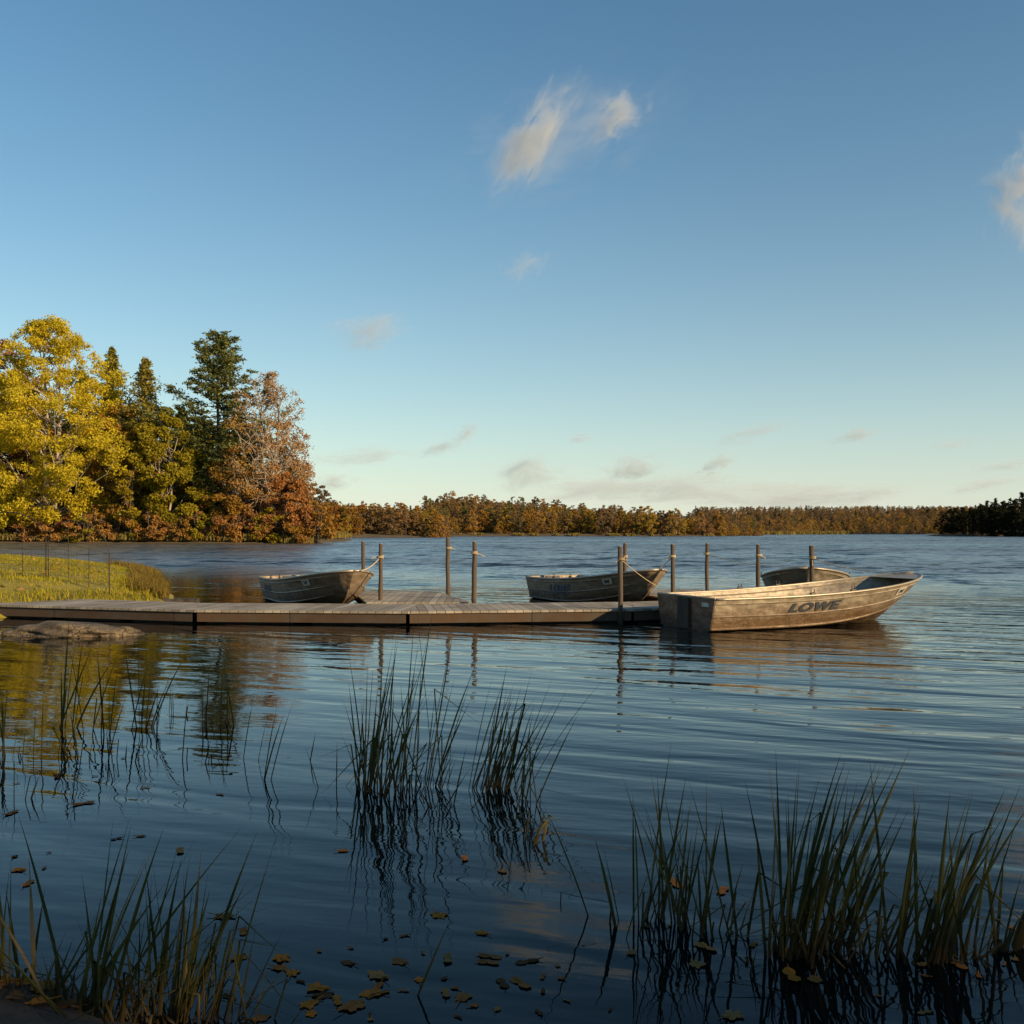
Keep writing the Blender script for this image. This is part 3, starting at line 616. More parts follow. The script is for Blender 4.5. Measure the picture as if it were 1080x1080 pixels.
for px in np.arange(728, 1000, 2.6):
    kx = (px - 540) / F; ds = min(313 / (1 - 1.0465 * kx), 620 / (1 + kx)) if kx < .9 else 440
    for dd in (5, 14, 26, 40, 58): mass_tree(px + rg.uniform(-3, 3), ds + dd + rg.uniform(-4, 4), rg.uniform(2.4, 4.2) if dd < 20 else rg.uniform(3.6, 5.6), pick(rg, {'brown': 4, 'tan': 2.5, 'gold': 2, 'dark': .4}))
for k, D in enumerate(np.arange(486, 660, 14)):
    for px in np.linspace(735, 1125, 64): mass_tree(px + rg.uniform(-4, 4), D + rg.uniform(-8, 8), rg.uniform(4.0, 6.2), pick(rg, {'brown': 6, 'tan': 2.0, 'gold': 1.2 if k < 3 else .2, 'dark': 1.0, 'dgreen': .3}))
for D, n, hs in ((315, 26, (7, 9)), (335, 26, (8, 10)), (360, 26, (9, 11))):
    for px in np.linspace(1005, 1200, n): mass_tree(px + rg.uniform(-4, 4), D + rg.uniform(-8, 8), rg.uniform(*hs) * min(1.1, .72 + max(0, px - 1000) * .005), 'dark')
mass.build('far_woods', [kinds[k][0] for k in kinds] + [M['bark']], kind='stuff', label='brown autumn woods covering the low hills behind the far shore', cat='woods')
mb = MB(); rg = R(9); x = rg.uniform(-20, 62, 4000); x = x[np.sin(x * .45) + np.sin(x * 1.13) > .3]; y = 298 + x * .07 + rg.rand(len(x)) * 3; blades(mb, rg, np.stack([x, y, np.maximum(shore.z(x, y), 0)], -1), .5, .15)
x = rg.uniform(64, 190, 5000); y = 380 + (x - 64) * 1.05 + rg.rand(5000) * 4 - 4; blades(mb, rg, np.stack([x, y, np.maximum(shore.z(x, y), 0)], -1), 1.3, .3)
mb.build('shore_reeds', M['fringe'], kind='stuff', label='tan marsh grass lining the far shore', cat='marsh grass')

# --- trees behind the camera whose shade lies over the near water
rg = R(31)
sdir = np.array([math.sin(SUN_AZ), math.cos(SUN_AZ)]); ndir = np.array([-sdir[1], sdir[0]])
shade = [broadleaf(70 + k, 18.5, 5.6, .6, (9500, 2800)[k], .46, 80, .2, .3) for k in range(2)]
sm_ = [(a.mesh('crown', M['olive']), b.mesh('trunk', M['bark'])) for a, b in shade]
for k, (n_, t_) in enumerate([(-7, 25), (-1.5, 28), (3.0, 26), (6.8, 30)]):
    p = sdir * t_ + ndir * n_; e = empty('shade_tree', (p[0], p[1], 0.1), k * 1.7, 'leafy olive tree on the near bank behind the viewer', 'tree', 'trees on the near bank behind the viewer')
    for nm, me in zip(('crown', 'trunk'), sm_[k % 2]):
        o = bpy.data.objects.new(nm, me); COL.objects.link(o); o.parent = e
Land([(8, -40), (70, -40), (70, 14), (30, 6), (12, 1.5)], lambda d, P: np.where(d > 0, .1 + .02 * d, .1 + d * .2)).build('back_bank', M['turf'], 2)

# ------------------------------------------------------------------ grass on the left bank
mb = MB(); wd = MB(); lit = MB(); rg = R(12)
n = 150000; x = -7.0 - rg.rand(n) ** 1.3 * 18; y = 18 + rg.rand(n) * 34; d = seg_dist(np.stack([x, y], -1), bank.poly); k = d > .12
k &= (np.sin(x * 1.9 + 1.3 * np.sin(y * 1.1)) * np.sin(y * 1.6 + x * .4) > -.72) | (rg.rand(n) < .35)
x, y, d = x[k], y[k], d[k]; P = np.stack([x, y, bank.z(x, y) - .02], -1)
hh = .055 + .03 * np.sin(x * 2.1) * np.sin(y * 1.7) + np.where((d < 1.1) & (y < 25.5), .05, 0)
blades(mb, rg, P, np.maximum(hh, .035) * 1.2, .008, .9)
mb.build('grass', M['grass'], kind='stuff', label='sunlit yellow green grass on the left bank', cat='grass')
n = 9000; t = rg.rand(n); ctrl = np.array(bank.poly[4:10], float); q = t * (len(ctrl) - 1); i = q.astype(int).clip(0, len(ctrl) - 2); fr = (q - i)[:, None]
P2 = ctrl[i] * (1 - fr) + ctrl[i + 1] * fr + np.stack([-rg.rand(n) ** 1.5 * .8, -rg.rand(n) * .3], -1)
d = seg_dist(P2, bank.poly); P2 = P2[d > .03]; P = np.column_stack([P2, bank.z(P2[:, 0], P2[:, 1]) - .03]); blades(wd, rg, P, .26, .009, .9)
wd.build('shore_weeds', M['weeds'], kind='stuff', label='taller brown weeds along the edge of the grassy bank', cat='weeds')
n = 420; x = -7.2 - rg.rand(n) * 10; y = 19 + rg.rand(n) * 14; d = seg_dist(np.stack([x, y], -1), bank.poly); k = d > .2; x, y = x[k], y[k]
cards(lit, rg, np.stack([x, y, bank.z(x, y) + .07], -1), .11, .8, 0, .8)
n = 260; x = -7.4 - rg.rand(n) * 5; y = 19.4 + rg.rand(n) * 9; d = seg_dist(np.stack([x, y], -1), bank.poly); k = (d > .05) & (d < .9); x, y = x[k], y[k]
cards(lit, rg, np.stack([x, y, bank.z(x, y) + .05], -1), .09, .8, 0, .8)
lit.build('fallen_leaves', M['tan'], kind='stuff', label='pale fallen leaves scattered over the grassy bank', cat='leaves')

# ------------------------------------------------------------------ wire fence with arched panels
def fence_panel(p0, p1, h, label):
    p0 = np.array(p0); p1 = np.array(p1); L = np.linalg.norm(p1 - p0); u = (p1 - p0) / L; L -= .05; e = empty('wire_fence', p0, 0, label, 'wire fence', 'arched wire fence panels')
    fr, ms = MB(), MB(); base = h * .62
    def arch(s): return base + (h - base) * math.sqrt(max(0, 1 - ((s - L / 2) / (L / 2)) ** 2))
    ss = np.linspace(0, L, 25); tube(fr, [u * s + [0, 0, arch(s)] for s in ss], .010, 6)
    for s in (0, L): tube(fr, [u * s + [0, 0, -.25], u * s + [0, 0, base]], .011, 6)
    for s in (L * .34, L * .68): tube(fr, [u * s + [0, 0, -.25], u * s + [0, 0, arch(s)]], .006, 6)
    tube(fr, [[0, 0, base], u * L + [0, 0, base]], .004, 5)
    for s in np.arange(.09, L, .09): tube(ms, [u * s + [0, 0, .02], u * s + [0, 0, base]], .0013, 4)
    for z in np.arange(.06, base, .09): tube(ms, [[0, 0, z], u * L + [0, 0, z]], .0013, 4)
    fr.build('frame', M['wire'], e); ms.build('mesh', M['wire'], e)
def onbank(px, D): x = (px - 540) / F * D; return (x, D, float(bank.z(x, D)[0]))
fence_panel(onbank(51, 21.8), onbank(117, 20.4), 1.33, 'arched rusty wire fence panel nearest the dock')
fence_panel(onbank(-26, 23.2), onbank(50, 21.8), 1.36, 'arched rusty wire fence panel at the left edge of the photo')

# ------------------------------------------------------------------ boulders, log
def boulder(name, c, s, seed, label, mat='rock', cut=.0):
    bm = bmesh.new(); bmesh.ops.create_icosphere(bm, subdivisions=5, radius=1); rg = R(seed); ph = rg.rand(6) * 6.28; dirs = nrm(rg.randn(14, 3)); off = rg.uniform(.62, .95, 14)
    for v in bm.verts:
        p = np.array(v.co); f = 1.0
        for dd, o_ in zip(dirs, off):
            q = p @ dd
            if q > o_: p = p - dd * (q - o_) * .85
        f = 1 + .07 * math.sin(p[0] * 4 + ph[0]) * math.sin(p[1] * 5 + ph[1]) + .04 * math.sin(p[2] * 11 + ph[2] + p[0] * 7) + .025 * math.sin(p[0] * 17 + ph[3]) * math.sin(p[1] * 19 + p[2] * 13) + .03 * math.sin(p[0] * 9 + p[1] * 6 + ph[4]) * math.sin(p[2] * 8 + ph[5])
        p = p * f; v.co = Vector(p * s)
    mb = MB(); from_bm(mb, bm, 0, True); return mb.build(name, M[mat], loc=c, label=label, cat='rock')
p = wat(54, 673); boulder('boulder', (p[0] + .1, p[1] + .45, .02), (.98, .42, .22), 5, 'long flat boulder lying in the water below the dock')
p = wat(2, 680); boulder('boulder', (p[0] - .62, p[1] + .25, .03), (.62, .35, .22), 6, 'rounder boulder cut by the left edge of the photo')
p = wat(118, 672); boulder('boulder', (p[0], p[1] + .3, .0), (.42, .25, .13), 9, 'low small boulder at the right tip of the long flat boulder')
p = wat(133, 640); boulder('stone', (p[0], p[1] + .3, .05), (.34, .2, .13), 7, 'small pale stone at the water edge behind the dock')
p = wat(117, 638); boulder('stone', (p[0], p[1] + .2, .08), (.25, .16, .12), 8, 'smaller stone against the bank behind the dock')
mb = MB(); rg = R(4); a = wat(150, 638); b = wat(207, 637); t = np.linspace(0, 1, 14)[:, None]; tube(mb, a + (b - a) * t + rg.randn(14, 3) * .012 + [0, .15, .03], .085 + rg.randn(14) * .006, 10)
mb.build('log', M['logwood'], label='dark wet log floating behind the dock walkway', cat='log')

# ------------------------------------------------------------------ dock
ZD = .22
def dpt(px, py): D = (CH - ZD) * F / (py - HZ); return np.array([(px - 540) / F * D, D])
dock = empty('dock', (0, 17.5, 0), 0, 'long low grey board dock with two finger piers running out from the grassy bank', 'dock')
def section(quad, deck_name):
    """quad: front-left, front-right, back-right, back-left of one deck section, in plan"""
    q = np.array(quad, float); ctr = q.mean(0); u = nrm(q[1] - q[0]); ang = math.atan2(u[1], u[0]); rot = np.array([[math.cos(-ang), -math.sin(-ang)], [math.sin(-ang), math.cos(-ang)]])
    l = (q - ctr) @ rot.T; loc = (ctr[0], ctr[1] - 17.5, 0)
    def prism(mb, l, z0, z1):
        v = [(*p, z0) for p in l] + [(*p, z1) for p in l]; n = len(l)
        mb.add(v, [list(range(n))[::-1], list(range(n, 2 * n))] + [[i, (i + 1) % n, (i + 1) % n + n, i + n] for i in range(n)])
    c = l.mean(0); dk = MB(); prism(dk, l, ZD - .035, ZD)
    dk.build(deck_name, M['deck'], dock, loc, ang)
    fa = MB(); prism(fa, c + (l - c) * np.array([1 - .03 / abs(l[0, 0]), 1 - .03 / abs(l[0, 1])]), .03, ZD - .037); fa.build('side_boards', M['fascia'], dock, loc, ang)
    fl = MB()
    L = l[1, 0] - l[0, 0]; k = max(1, int(L / 1.3)); y0, y1 = l[0, 1] * .86, l[3, 1] * .86
    for i in range(k): box(fl, (l[0, 0] + L * (i + .08) / k, y0, -.12), (l[0, 0] + L * (i + .92) / k, y1, .028), 0, .02)
    fl.build('floats', M['float'], dock, loc, ang)
A0, A1 = dpt(-14, 637.5), dpt(205, 643.5); B1 = dpt(430, 645); C1 = dpt(668, 642.5)
A0b, A1b = dpt(-14, 628.5), dpt(212, 635.8); B1b = dpt(440, 637); C1b = dpt(666, 634.6)
gp = .003
def shrink(q): q = np.array(q); u = nrm(q[1] - q[0]); return [q[0] + u * gp, q[1] - u * gp, q[2] - u * gp, q[3] + u * gp]
section(shrink([A0, A1, A1b, A0b]), 'walkway_deck'); section(shrink([A1, B1, B1b, A1b]), 'walkway_deck'); section(shrink([B1, C1, C1b, B1b]), 'walkway_deck')
D1 = C1 + np.array([2.95, 1.62]); D1b = C1b + np.array([2.5, 1.1]); section(shrink([C1, D1, D1b, C1b]), 'walkway_deck')
f1 = [np.array(q) for q in ([-2.62, 18.74], [-.72, 18.78], [-1.62, 22.2], [-3.42, 22.2])]
section(f1, 'finger_deck')
f2 = [np.array(q) for q in ([2.98, 19.6], [4.75, 20.15], [4.05, 23.0], [2.3, 22.6])]
section(f2, 'finger_deck')

# piles: px, base depth, top row, radius
def pile(px, D, top, r, label, lean=0.0):
    x = (px - 540) / F * D; zt = CH - (top - HZ) / F * D; r *= .88; mb = MB(); rg = R(int(px)); lean = lean or rg.uniform(-.022, .022); n = 10; t = np.linspace(0, 1, n)
    pts = np.stack([lean * t + rg.randn(n) * .004, rg.randn(n) * .004 + rg.uniform(-.02, .02) * t, -1.2 + (zt + 1.2) * t], -1); tube(mb, pts, r * (1.10 - .18 * t) + rg.randn(n) * .0025, 12)
    cp = MB(); tube(cp, [pts[-1] + [0, 0, .001], pts[-1] + [0, 0, .012]], [r * .97, r * .8], 12)
    o = mb.build('mooring_post', M['pile'], loc=(x, D, 0), label=label, cat='post', group='mooring posts along the dock'); cp.build('end_grain', M['seatwood'], o)
    return np.array([x, D, zt])
G = {}
for key, a in {383: (383, 22.35, 571.5, .046, 'far post behind the bow of the leftmost moored boat'),
               401: (401, 19.25, 574, .046, 'post beside the bow of the leftmost boat with its rope tied on'),
               473: (473, 21.5, 567, .05, 'tall far post on the right side of the first finger pier'),
               500: (500, 19.55, 572, .052, 'near post on the right side of the first finger pier'),
               655: (655, 17.05, 577, .048, 'post at the front edge of the dock in front of the middle boat'),
               659: (659, 22.3, 573.5, .05, 'post standing behind the middle boat'),
               709: (709, 19.35, 574.5, .046, 'post holding the bow rope of the middle boat'),
               745: (745, 22.6, 573.5, .048, 'slim post between the middle boat and the lettered boat'),
               800: (800, 20.2, 575, .047, 'post left of the boat half hidden behind the lettered boat'),
               857: (857, 19.25, 576, .052, 'stout post before the bow of the boat hidden behind the lettered boat')}.items(): G[key] = pile(*a)

# ------------------------------------------------------------------ boats
class Hull:
    def __init__(s, L=4.0, B=.72, zg=.48, sheer=.27, draft=.12): s.L, s.B, s.zg0, s.sh, s.dr = L, B, zg, sheer, draft
    def half(s, u):
        w = .86 + .14 * np.clip(u / .4, 0, 1) ** .8; t = np.clip((u - .42) / .58, 0, 1); return s.B * w * (1 - t ** 3.2) ** .62
    def chine(s, u):
        w = .80 * (.9 + .1 * np.clip(u / .4, 0, 1)); t = np.clip((u - .35) / .65, 0, 1); return s.B * w * (1 - t ** 2.2) ** .9
    def zg(s, u): return s.zg0 + s.sh * u ** 2.4
    def zc(s, u): return .02 + .34 * np.clip((u - .25) / .75, 0, 1) ** 2.0
    def zk(s, u): return -s.dr + .30 * np.clip((u - .55) / .45, 0, 1) ** 2.4
    def x(s, u, z):
        e = u ** 5; h = np.clip((z - s.zk(1.)) / (s.zg(1.) - s.zk(1.)), 0, 1); return s.L * u - e * (1 - h ** .75) * s.L * .135
    def side(s, u, v):              # v 0 chine .. 1 gunwale
        y = s.chine(u) + (s.half(u) - s.chine(u)) * v ** .85; z = s.zc(u) + (s.zg(u) - s.zc(u)) * v
        return np.array([s.x(u, z), -y, z])
    def section(s, u):
        pts = [(0., s.zk(u))]; yc, zc_ = s.chine(u), s.zc(u)
        for q in (.5, .96): pts.append((yc * q, s.zk(u) + (zc_ - s.zk(u)) * q ** 1.2))
        rid = min(1, (1 - u) * 6 + .15)
        prof = [(0, 0), (.0, .022), (.03, .022), (.075, 0), (.36, 0), (.40, 0), (.425, .016), (.46, 0), (.81, 0), (.835, .018), (.87, 0), (1, 0)]
        for v, o in prof:
            p = s.side(u, v); pts.append((-p[1] + o * rid * (1 if u < .999 else 0), p[2]))
        return [(float(s.x(u, z)), y, z) for y, z in pts]

def build_boat(name, loc, rz, H, mat, rim, tmat, label, cat='rowing boat', letters=None, reg='M', pitch=0.0, seats=(.14, .46, .76)):
    e = empty(name, loc, rz, label, cat, 'aluminium rowing boats moored at the dock'); e.rotation_euler = (0, -pitch, rz)
    us = np.concatenate([np.linspace(0, .7, 22), np.linspace(.72, 1, 22)]); secs = [H.section(u) for u in us]; k = len(secs[0])
    bm = bmesh.new(); rows = []
    for s in secs:
        rt = [bm.verts.new((x, -y, z)) for x, y, z in s]; lf = [rt[0]] + [bm.verts.new((x, y, z)) for x, y, z in s[1:]]; rows.append((rt, lf))
    for (r0, l0), (r1, l1) in zip(rows, rows[1:]):
        for j in range(k - 1):
            bm.faces.new((r0[j + 1], r0[j], r1[j], r1[j + 1])) if j else bm.faces.new((r0[1], r0[0], r1[0], r1[1]))
            bm.faces.new((l0[j], l0[j + 1], l1[j + 1], l1[j]))
    bmesh.ops.remove_doubles(bm, verts=bm.verts[:], dist=.0008)
    bmesh.ops.recalc_face_normals(bm, faces=bm.faces[:])
    bm.normal_update()
    out = sum((f.normal.y * f.calc_center_median().y) for f in bm.faces)
    if out < 0: bmesh.ops.reverse_faces(bm, faces=bm.faces[:])
    bmesh.ops.solidify(bm, geom=bm.faces[:], thickness=.008)
    mb = MB(); from_bm(mb, bm, 0, True); hull = mb.build('hull', M[mat], e)
    md = hull.modifiers.new('edges', 'EDGE_SPLIT'); md.split_angle = math.radians(28)
    # transom
    s0 = H.section(0.); tr = MB(); ring = [(-y, z) for x, y, z in s0[::-1]] + [(y, z) for x, y, z in s0[1:]]; n = len(ring)
    ring = [(y * .995, z - .002) for y, z in ring]; ring[0] = (ring[0][0], ring[0][1] + .012); ring[-1] = (ring[-1][0], ring[-1][1] + .012)
    v = [(-.022, y, z) for y, z in ring] + [(.018, y, z) for y, z in ring]
    tr.add(v, [list(range(n)), list(range(n, 2 * n))[::-1]] + [[(i + 1) % n, i, i + n, (i + 1) % n + n] for i in range(n)])
    t_ = tr.build('transom', M[tmat], e)
    pad = MB(); box(pad, (-.06, -.16, .02), (-.024, .16, H.zg0 - .01), 0, .012); box(pad, (.02, -.17, .10), (.05, .17, H.zg0 + .015), 0, .01); pad.build('motor_pad', M['darkbark'] if tmat == 'transom' else M['steel'], t_)
    st = MB(); box(st, (-.027, -H.B * .70, H.zg0 - .12), (-.0235, -H.B * .50, H.zg0 - .06)); st.build('sticker', M['plate'], t_)
    # gunwale rail
    gr = MB(); ug = np.concatenate([np.linspace(0, .8, 24), np.linspace(.82, 1, 14)])
    for sg in (-1, 1):
        pts = [(float(H.x(u, H.zg(u))), sg * (float(H.half(u)) + .004), float(H.zg(u))) for u in ug]; tube(gr, pts, .019, 8)
    tube(gr, [(-.004, -H.half(0.) , H.zg0 + .01), (-.004, H.half(0.), H.zg0 + .01)], .018, 8)
    gr.build('gunwale_rail', M[rim], e)
    # bow plate, benches, ribs, oarlocks, bow ring
    bp = MB(); ub = [.90, .93, .96, .985]; v = []; 
    for u in ub: v += [(float(H.x(u, H.zg(u))), -float(H.half(u)) + .01, float(H.zg(u)) + .004), (float(H.x(u, H.zg(u))), float(H.half(u)) - .01, float(H.zg(u)) + .004)]
    v = v + [(a, b, c - .008) for a, b, c in v]; m_ = len(ub) * 2; fs = []
    for i in range(len(ub) - 1): fs += [[2 * i, 2 * i + 2, 2 * i + 3, 2 * i + 1], [m_ + 2 * i, m_ + 2 * i + 1, m_ + 2 * i + 3, m_ + 2 * i + 2]]
    fs += [[0, 1, m_ + 1, m_]]; bp.add(v, fs); bp.build('bow_plate', M[rim], e)
    for u in seats:
        sb = MB(); zz = .26 + .1 * max(0, u - .5); hw = float(H.half(u)) * .93 - (.0 if u < .6 else .06); x = H.L * u - .04 * (u > .6)
        se = H.section(min(1, u + .035)); hw = float(np.interp(zz - .04, [q[2] for q in se], [q[1] for q in se])) - .03; zl = float(np.interp(hw * .45, [q[1] for q in se[:4]], [q[2] for q in se[:4]])) + .03
        box(sb, (x - .12, -hw, zz - .03), (x + .12, hw, zz), 0, .006); box(sb, (x - .10, -hw * .45, zl), (x + .10, hw * .45, zz - .032)); sb.build('bench_seat', M[rim], e)
    for u in (.36, .53):
        for sg in (-1, 1):
            ol = MB(); x, y, z = float(H.x(u, H.zg(u))), sg * (float(H.half(u)) + .006), float(H.zg(u)) + .012
            box(ol, (x - .05, y - .02, z), (x + .05, y + .02, z + .03), 0, .005); tube(ol, [(x - .015, y, z + .03), (x - .035, y, z + .055), (x - .03, y, z + .085)], .007, 6); tube(ol, [(x + .015, y, z + .03), (x + .035, y, z + .055), (x + .03, y, z + .085)], .007, 6)
            ol.build('oarlock', M['steel'], e)
    rb = MB()
    for u in np.linspace(.06, .84, 9):
        s = [(x, y, z) for x, y, z in H.section(u)]
        for sg in (-1, 1): tube(rb, [(x, sg * max(0, y - .022), z + (.015 if j < 3 else 0)) for j, (x, y, z) in enumerate(s)][1:9], .007, 5)
    rb.build('ribs', M[mat], e)
    br = MB(); th = np.linspace(0, 6.28, 13); zb = .60 * H.zg(1.); xb = float(H.x(1., zb)) + .02; tube(br, [(xb + .028 * math.cos(a), 0, zb + .028 * math.sin(a)) for a in th], .006, 6); br.build('bow_ring', M['steel'], e)
    def wrap(mesh_pts, u0, u1, v0, v1, off):
        r_ = []
        for a, b in mesh_pts:
            u = u0 + a * (u1 - u0); w = v0 + b * (v1 - v0); p = H.side(u, w); du = H.side(u + .01, w) - p; dv = H.side(u, w + .02) - p; n_ = nrm(np.cross(dv, du)); n_ = n_ if n_[1] < 0 else -n_
            r_.append(p + n_ * off)
        return r_
    def text(s, shear, offset):
        cu = bpy.data.curves.new('t', 'FONT'); cu.body = s; cu.size = 1; cu.shear = shear; cu.offset = offset; cu.space_character = 1.12; cu.resolution_u = 4
        o = bpy.data.objects.new('t', cu); me = bpy.data.meshes.new_from_object(o); v = np.array([q.co[:2] for q in me.vertices]); f = [list(p.vertices) for p in me.polygons]
        bpy.data.objects.remove(o); bpy.data.meshes.remove(me); v = (v - v.min(0)) / (v.max(0) - v.min(0)); return v, f
    if letters:
        s, u0, u1, v0, v1, dm, nm = letters; v, f = text(s, .32, .055); mb = MB(); mb.add(wrap(v, u0, u1, v0, v1, .011), f)
        mb.build('lettering', M[dm], e, label=nm)
    if reg:
        g_ = [(a, b) for b in (0, 1) for a in np.linspace(0, 1, 5)]; mb = MB(); ur, vr = (.775, .83), (.60, .86)
        P_ = wrap(g_, *ur, *vr, .012); mb.add(P_, [[i, i + 1, i + 6, i + 5] for i in range(4)]); pl = mb.build('registration_sticker', M['plate'], e)
        v, f = text(reg, .1, .04); mb = MB(); mb.add(wrap([(.2 + .55 * a, .22 + .56 * b) for a, b in v], *ur, *vr, .016), f); mb.build('mark', M['decal'], pl)
    def wp(x, y, z): c_, s_ = math.cos(rz), math.sin(rz); return np.array([loc[0] + c_ * x - s_ * y, loc[1] + s_ * x + c_ * y, loc[2] + z])
    return wp, H
# lettered boat in front
nc = wat(755, 667.5); hd = math.radians(25); B4 = .70; L4 = 4.75; ux = np.array([math.cos(hd), math.sin(hd)]); uy = np.array([-ux[1], ux[0]])
H4 = Hull(L4, .90, .49, .27, .13); st4 = nc[:2] + uy * .77
w4, _ = build_boat('rowing_boat', (st4[0], st4[1], 0), hd, H4, 'alu', 'alurim', 'transom', 'large tan aluminium rowing boat with dark lettering on its sunlit side and a dark transom', letters=('LOWE', .275, .49, .49, .79, 'decal', 'dark slanted block letters reading LOWE'), reg='M')
hb = math.radians(-65)
def bow_at(px, D, H, rz): x = (px - 540) / F * D; return (x - math.cos(rz) * H.L, D - math.sin(rz) * H.L, 0)
H1 = Hull(5.0, .82, .48, .30, .12); H2 = Hull(4.5, .76, .48, .30, .12)
w1, _ = build_boat('rowing_boat', bow_at(373, 18.9, H1, hb), hb, H1, 'alugrey', 'alurim', 'alugrey', 'shaded grey rowing boat moored left of the first finger pier', reg='V', letters=('LOWE', .12, .30, .35, .74, 'fadeddecal', 'almost worn off bluish lettering'))
hb2 = math.radians(-66)
w2, _ = build_boat('rowing_boat', bow_at(695, 19.45, H2, hb2), hb2, H2, 'alugrey', 'alurim', 'alugrey', 'grey rowing boat with faded blue lettering moored in the middle behind the dock', reg='M', letters=('LOWE', .28, .50, .34, .76, 'fadeddecal', 'faded blue block letters reading LOWE'))
H3 = Hull(4.0, .90, .46, .32, .12); hb3 = math.radians(-104)
w3, _ = build_boat('rowing_boat', bow_at(852, 20.3, H3, hb3), hb3, H3, 'alu', 'alurim', 'alugrey', 'small rowing boat half hidden behind the big lettered boat', reg=None)

# ------------------------------------------------------------------ ropes
def rope(a, b, sag, label, post=None, tail=None, r=.009):
    mb = MB(); rg = R(int(abs(a[0] * 100))); 
    if b is not None:
        t = np.linspace(0, 1, 16)[:, None]; tube(mb, np.asarray(a) + (np.asarray(b) - a) * t - np.array([0, 0, 1]) * sag * 4 * t * (1 - t), r, 6)
    if post:
        th = np.linspace(0, 6.28 * 2.3, 34); c = np.array([post[0], post[1], a[2]]); tube(mb, np.stack([c[0] + (post[2] + .008) * np.cos(th), c[1] + (post[2] + .008) * np.sin(th), c[2] + np.linspace(-.02, .03, 34)], -1), r, 6)
    if tail is not None:
        t = np.linspace(0, 1, 8)[:, None]; tube(mb, np.asarray(a) + np.asarray(tail) * t - np.array([0, 0, 1]) * .05 * t ** 2, r * .9, 6)
    return mb.build('mooring_rope', M['rope'], label=label, cat='rope', group='ropes tied to the mooring posts')
def on_post(k, drop, r=.05): g_ = G[k]; return np.array([g_[0], g_[1], g_[2] - drop]), (g_[0], g_[1], r)
bow = lambda w, H, y=0., z=None: w(float(H.x(1., H.zg(1.))) , y, float(H.zg(1.)) if z is None else z)
a, p_ = on_post(401, .24); rope(a, bow(w1, H1) + [.12, .05, .0], .05, 'pale rope from the leftmost boat bow up to its post', p_, (-.17, -.05, .02))
a, p_ = on_post(709, .22); rope(a, bow(w2, H2) + [0, 0, .02], .02, 'pale rope from the middle boat bow up to its post', p_, (-.12, 0, -.02))
a, p_ = on_post(655, .20); rope(a, bow(w2, H2, 0, .46) - [.02, .03, 0], .03, 'thin rope from the front dock post down to the middle boat stem', p_, (-.10, -.03, -.01), .006)
a, p_ = on_post(745, .22); rope(a, bow(w3, H3) + [0, 0, .03], .10, 'long slack rope from the slim post to the half hidden boat', p_, None, .007)
a, p_ = on_post(857, .22); rope(a, bow(w4, H4) + [-.05, 0, .03], .10, 'long rope from the stout post to the lettered boat bow', p_, (-.02, -.05, -.1), .008)
a, p_ = on_post(473, .22); rope(a, None, 0, 'short rope end knotted round the tall far post', p_, (.14, 0, .02))
a, p_ = on_post(500, .20); rope(a, None, 0, 'short rope end knotted round the near pier post', p_, (.20, .05, -.02))
a, p_ = on_post(800, .20); rope(a, None, 0, 'short rope end on the post left of the half hidden boat', p_, (.14, 0, -.01))
a, p_ = on_post(659, .28); rope(a, None, 0, 'short rope loop on the post behind the middle boat', p_, (.05, 0, -.05))

# ------------------------------------------------------------------ reeds
def reed_blade(mb, rg, b, h, lean, w, bend=None, curve=.25):
    n = 9; t = np.linspace(0, 1, n); lean = np.asarray(lean, float); d = np.stack([lean[0] * t + lean[0] * curve * t ** 2.2, lean[1] * t + lean[1] * curve * t ** 2.2, t * np.sqrt(max(.2, 1 - .3 * (lean ** 2).sum()))], -1) * h
    if bend:
        fr, dx, dz = bend; k = int(fr * (n - 1)); L = h / (n - 1)
        for i in range(k + 1, n): d[i] = d[i - 1] + nrm([dx, rg.uniform(-.3, .3), dz]) * L
    pts = np.asarray(b, float) + d; th = rg.uniform(0, 3.14); th = rg.normal(0, .6); s = np.array([math.cos(th), math.sin(th), 0])
    wt = w * (.75 + .35 * np.sin(np.pi * np.clip(t * .8 + .1, 0, 1))) * np.clip((1 - t) * 3.2, .08, 1); nn = np.cross(s, [0, 0, 1]); fold = nn * (w * .35)
    v = np.stack([pts - s * wt[:, None] * .5, pts + fold * np.clip(wt / w, 0, 1)[:, None], pts + s * wt[:, None] * .5], 1).reshape(-1, 3)
    i = np.arange(n - 1)[:, None] * 3; f = np.concatenate([i + [0, 1, 4, 3], i + [1, 2, 5, 4]], 0); mb.add(v, f, 0, True)
def clump(px, py, n, spx, spy, h, lean, w, label, seed, bendp=.12, jit=.12, name='reed_clump', group=None, base=0.0):
    """n blades rooted round photo point (px, py) on the water; spx/spy root spread in photo px, h heights in metres"""
    rg = R(seed); c = wat(px, py); D = c[1]; mb = MB(); sx = spx / F * D; sy = spy / F * D * D / CH * .5
    for k in range(n):
        b = np.array([rg.normal(0, .5) * sx, rg.normal(0, .5) * min(sy, .5), -.12 + base]); hh = (h[0] + (h[1] - h[0]) * rg.rand() ** 1.05 if rg.rand() > .16 else h[0] * rg.uniform(.35, .9)) + .12; l = np.array([lean[0] + rg.normal(0, jit), lean[1] + rg.normal(0, jit * .6)])
        bendp_ = bendp + .10 if n > 3 else bendp
        bd = (rg.uniform(.4, .85), rg.choice([-1, 1]) * rg.uniform(.5, 1), rg.uniform(-.7, .25)) if rg.rand() < bendp_ else None
        reed_blade(mb, rg, b, hh, l, w * rg.uniform(.6, 1.2), bd, rg.uniform(.05, .5))
    return mb.build(name, M['reed'], loc=(c[0], c[1], 0), label=label, cat='reeds', group=group)
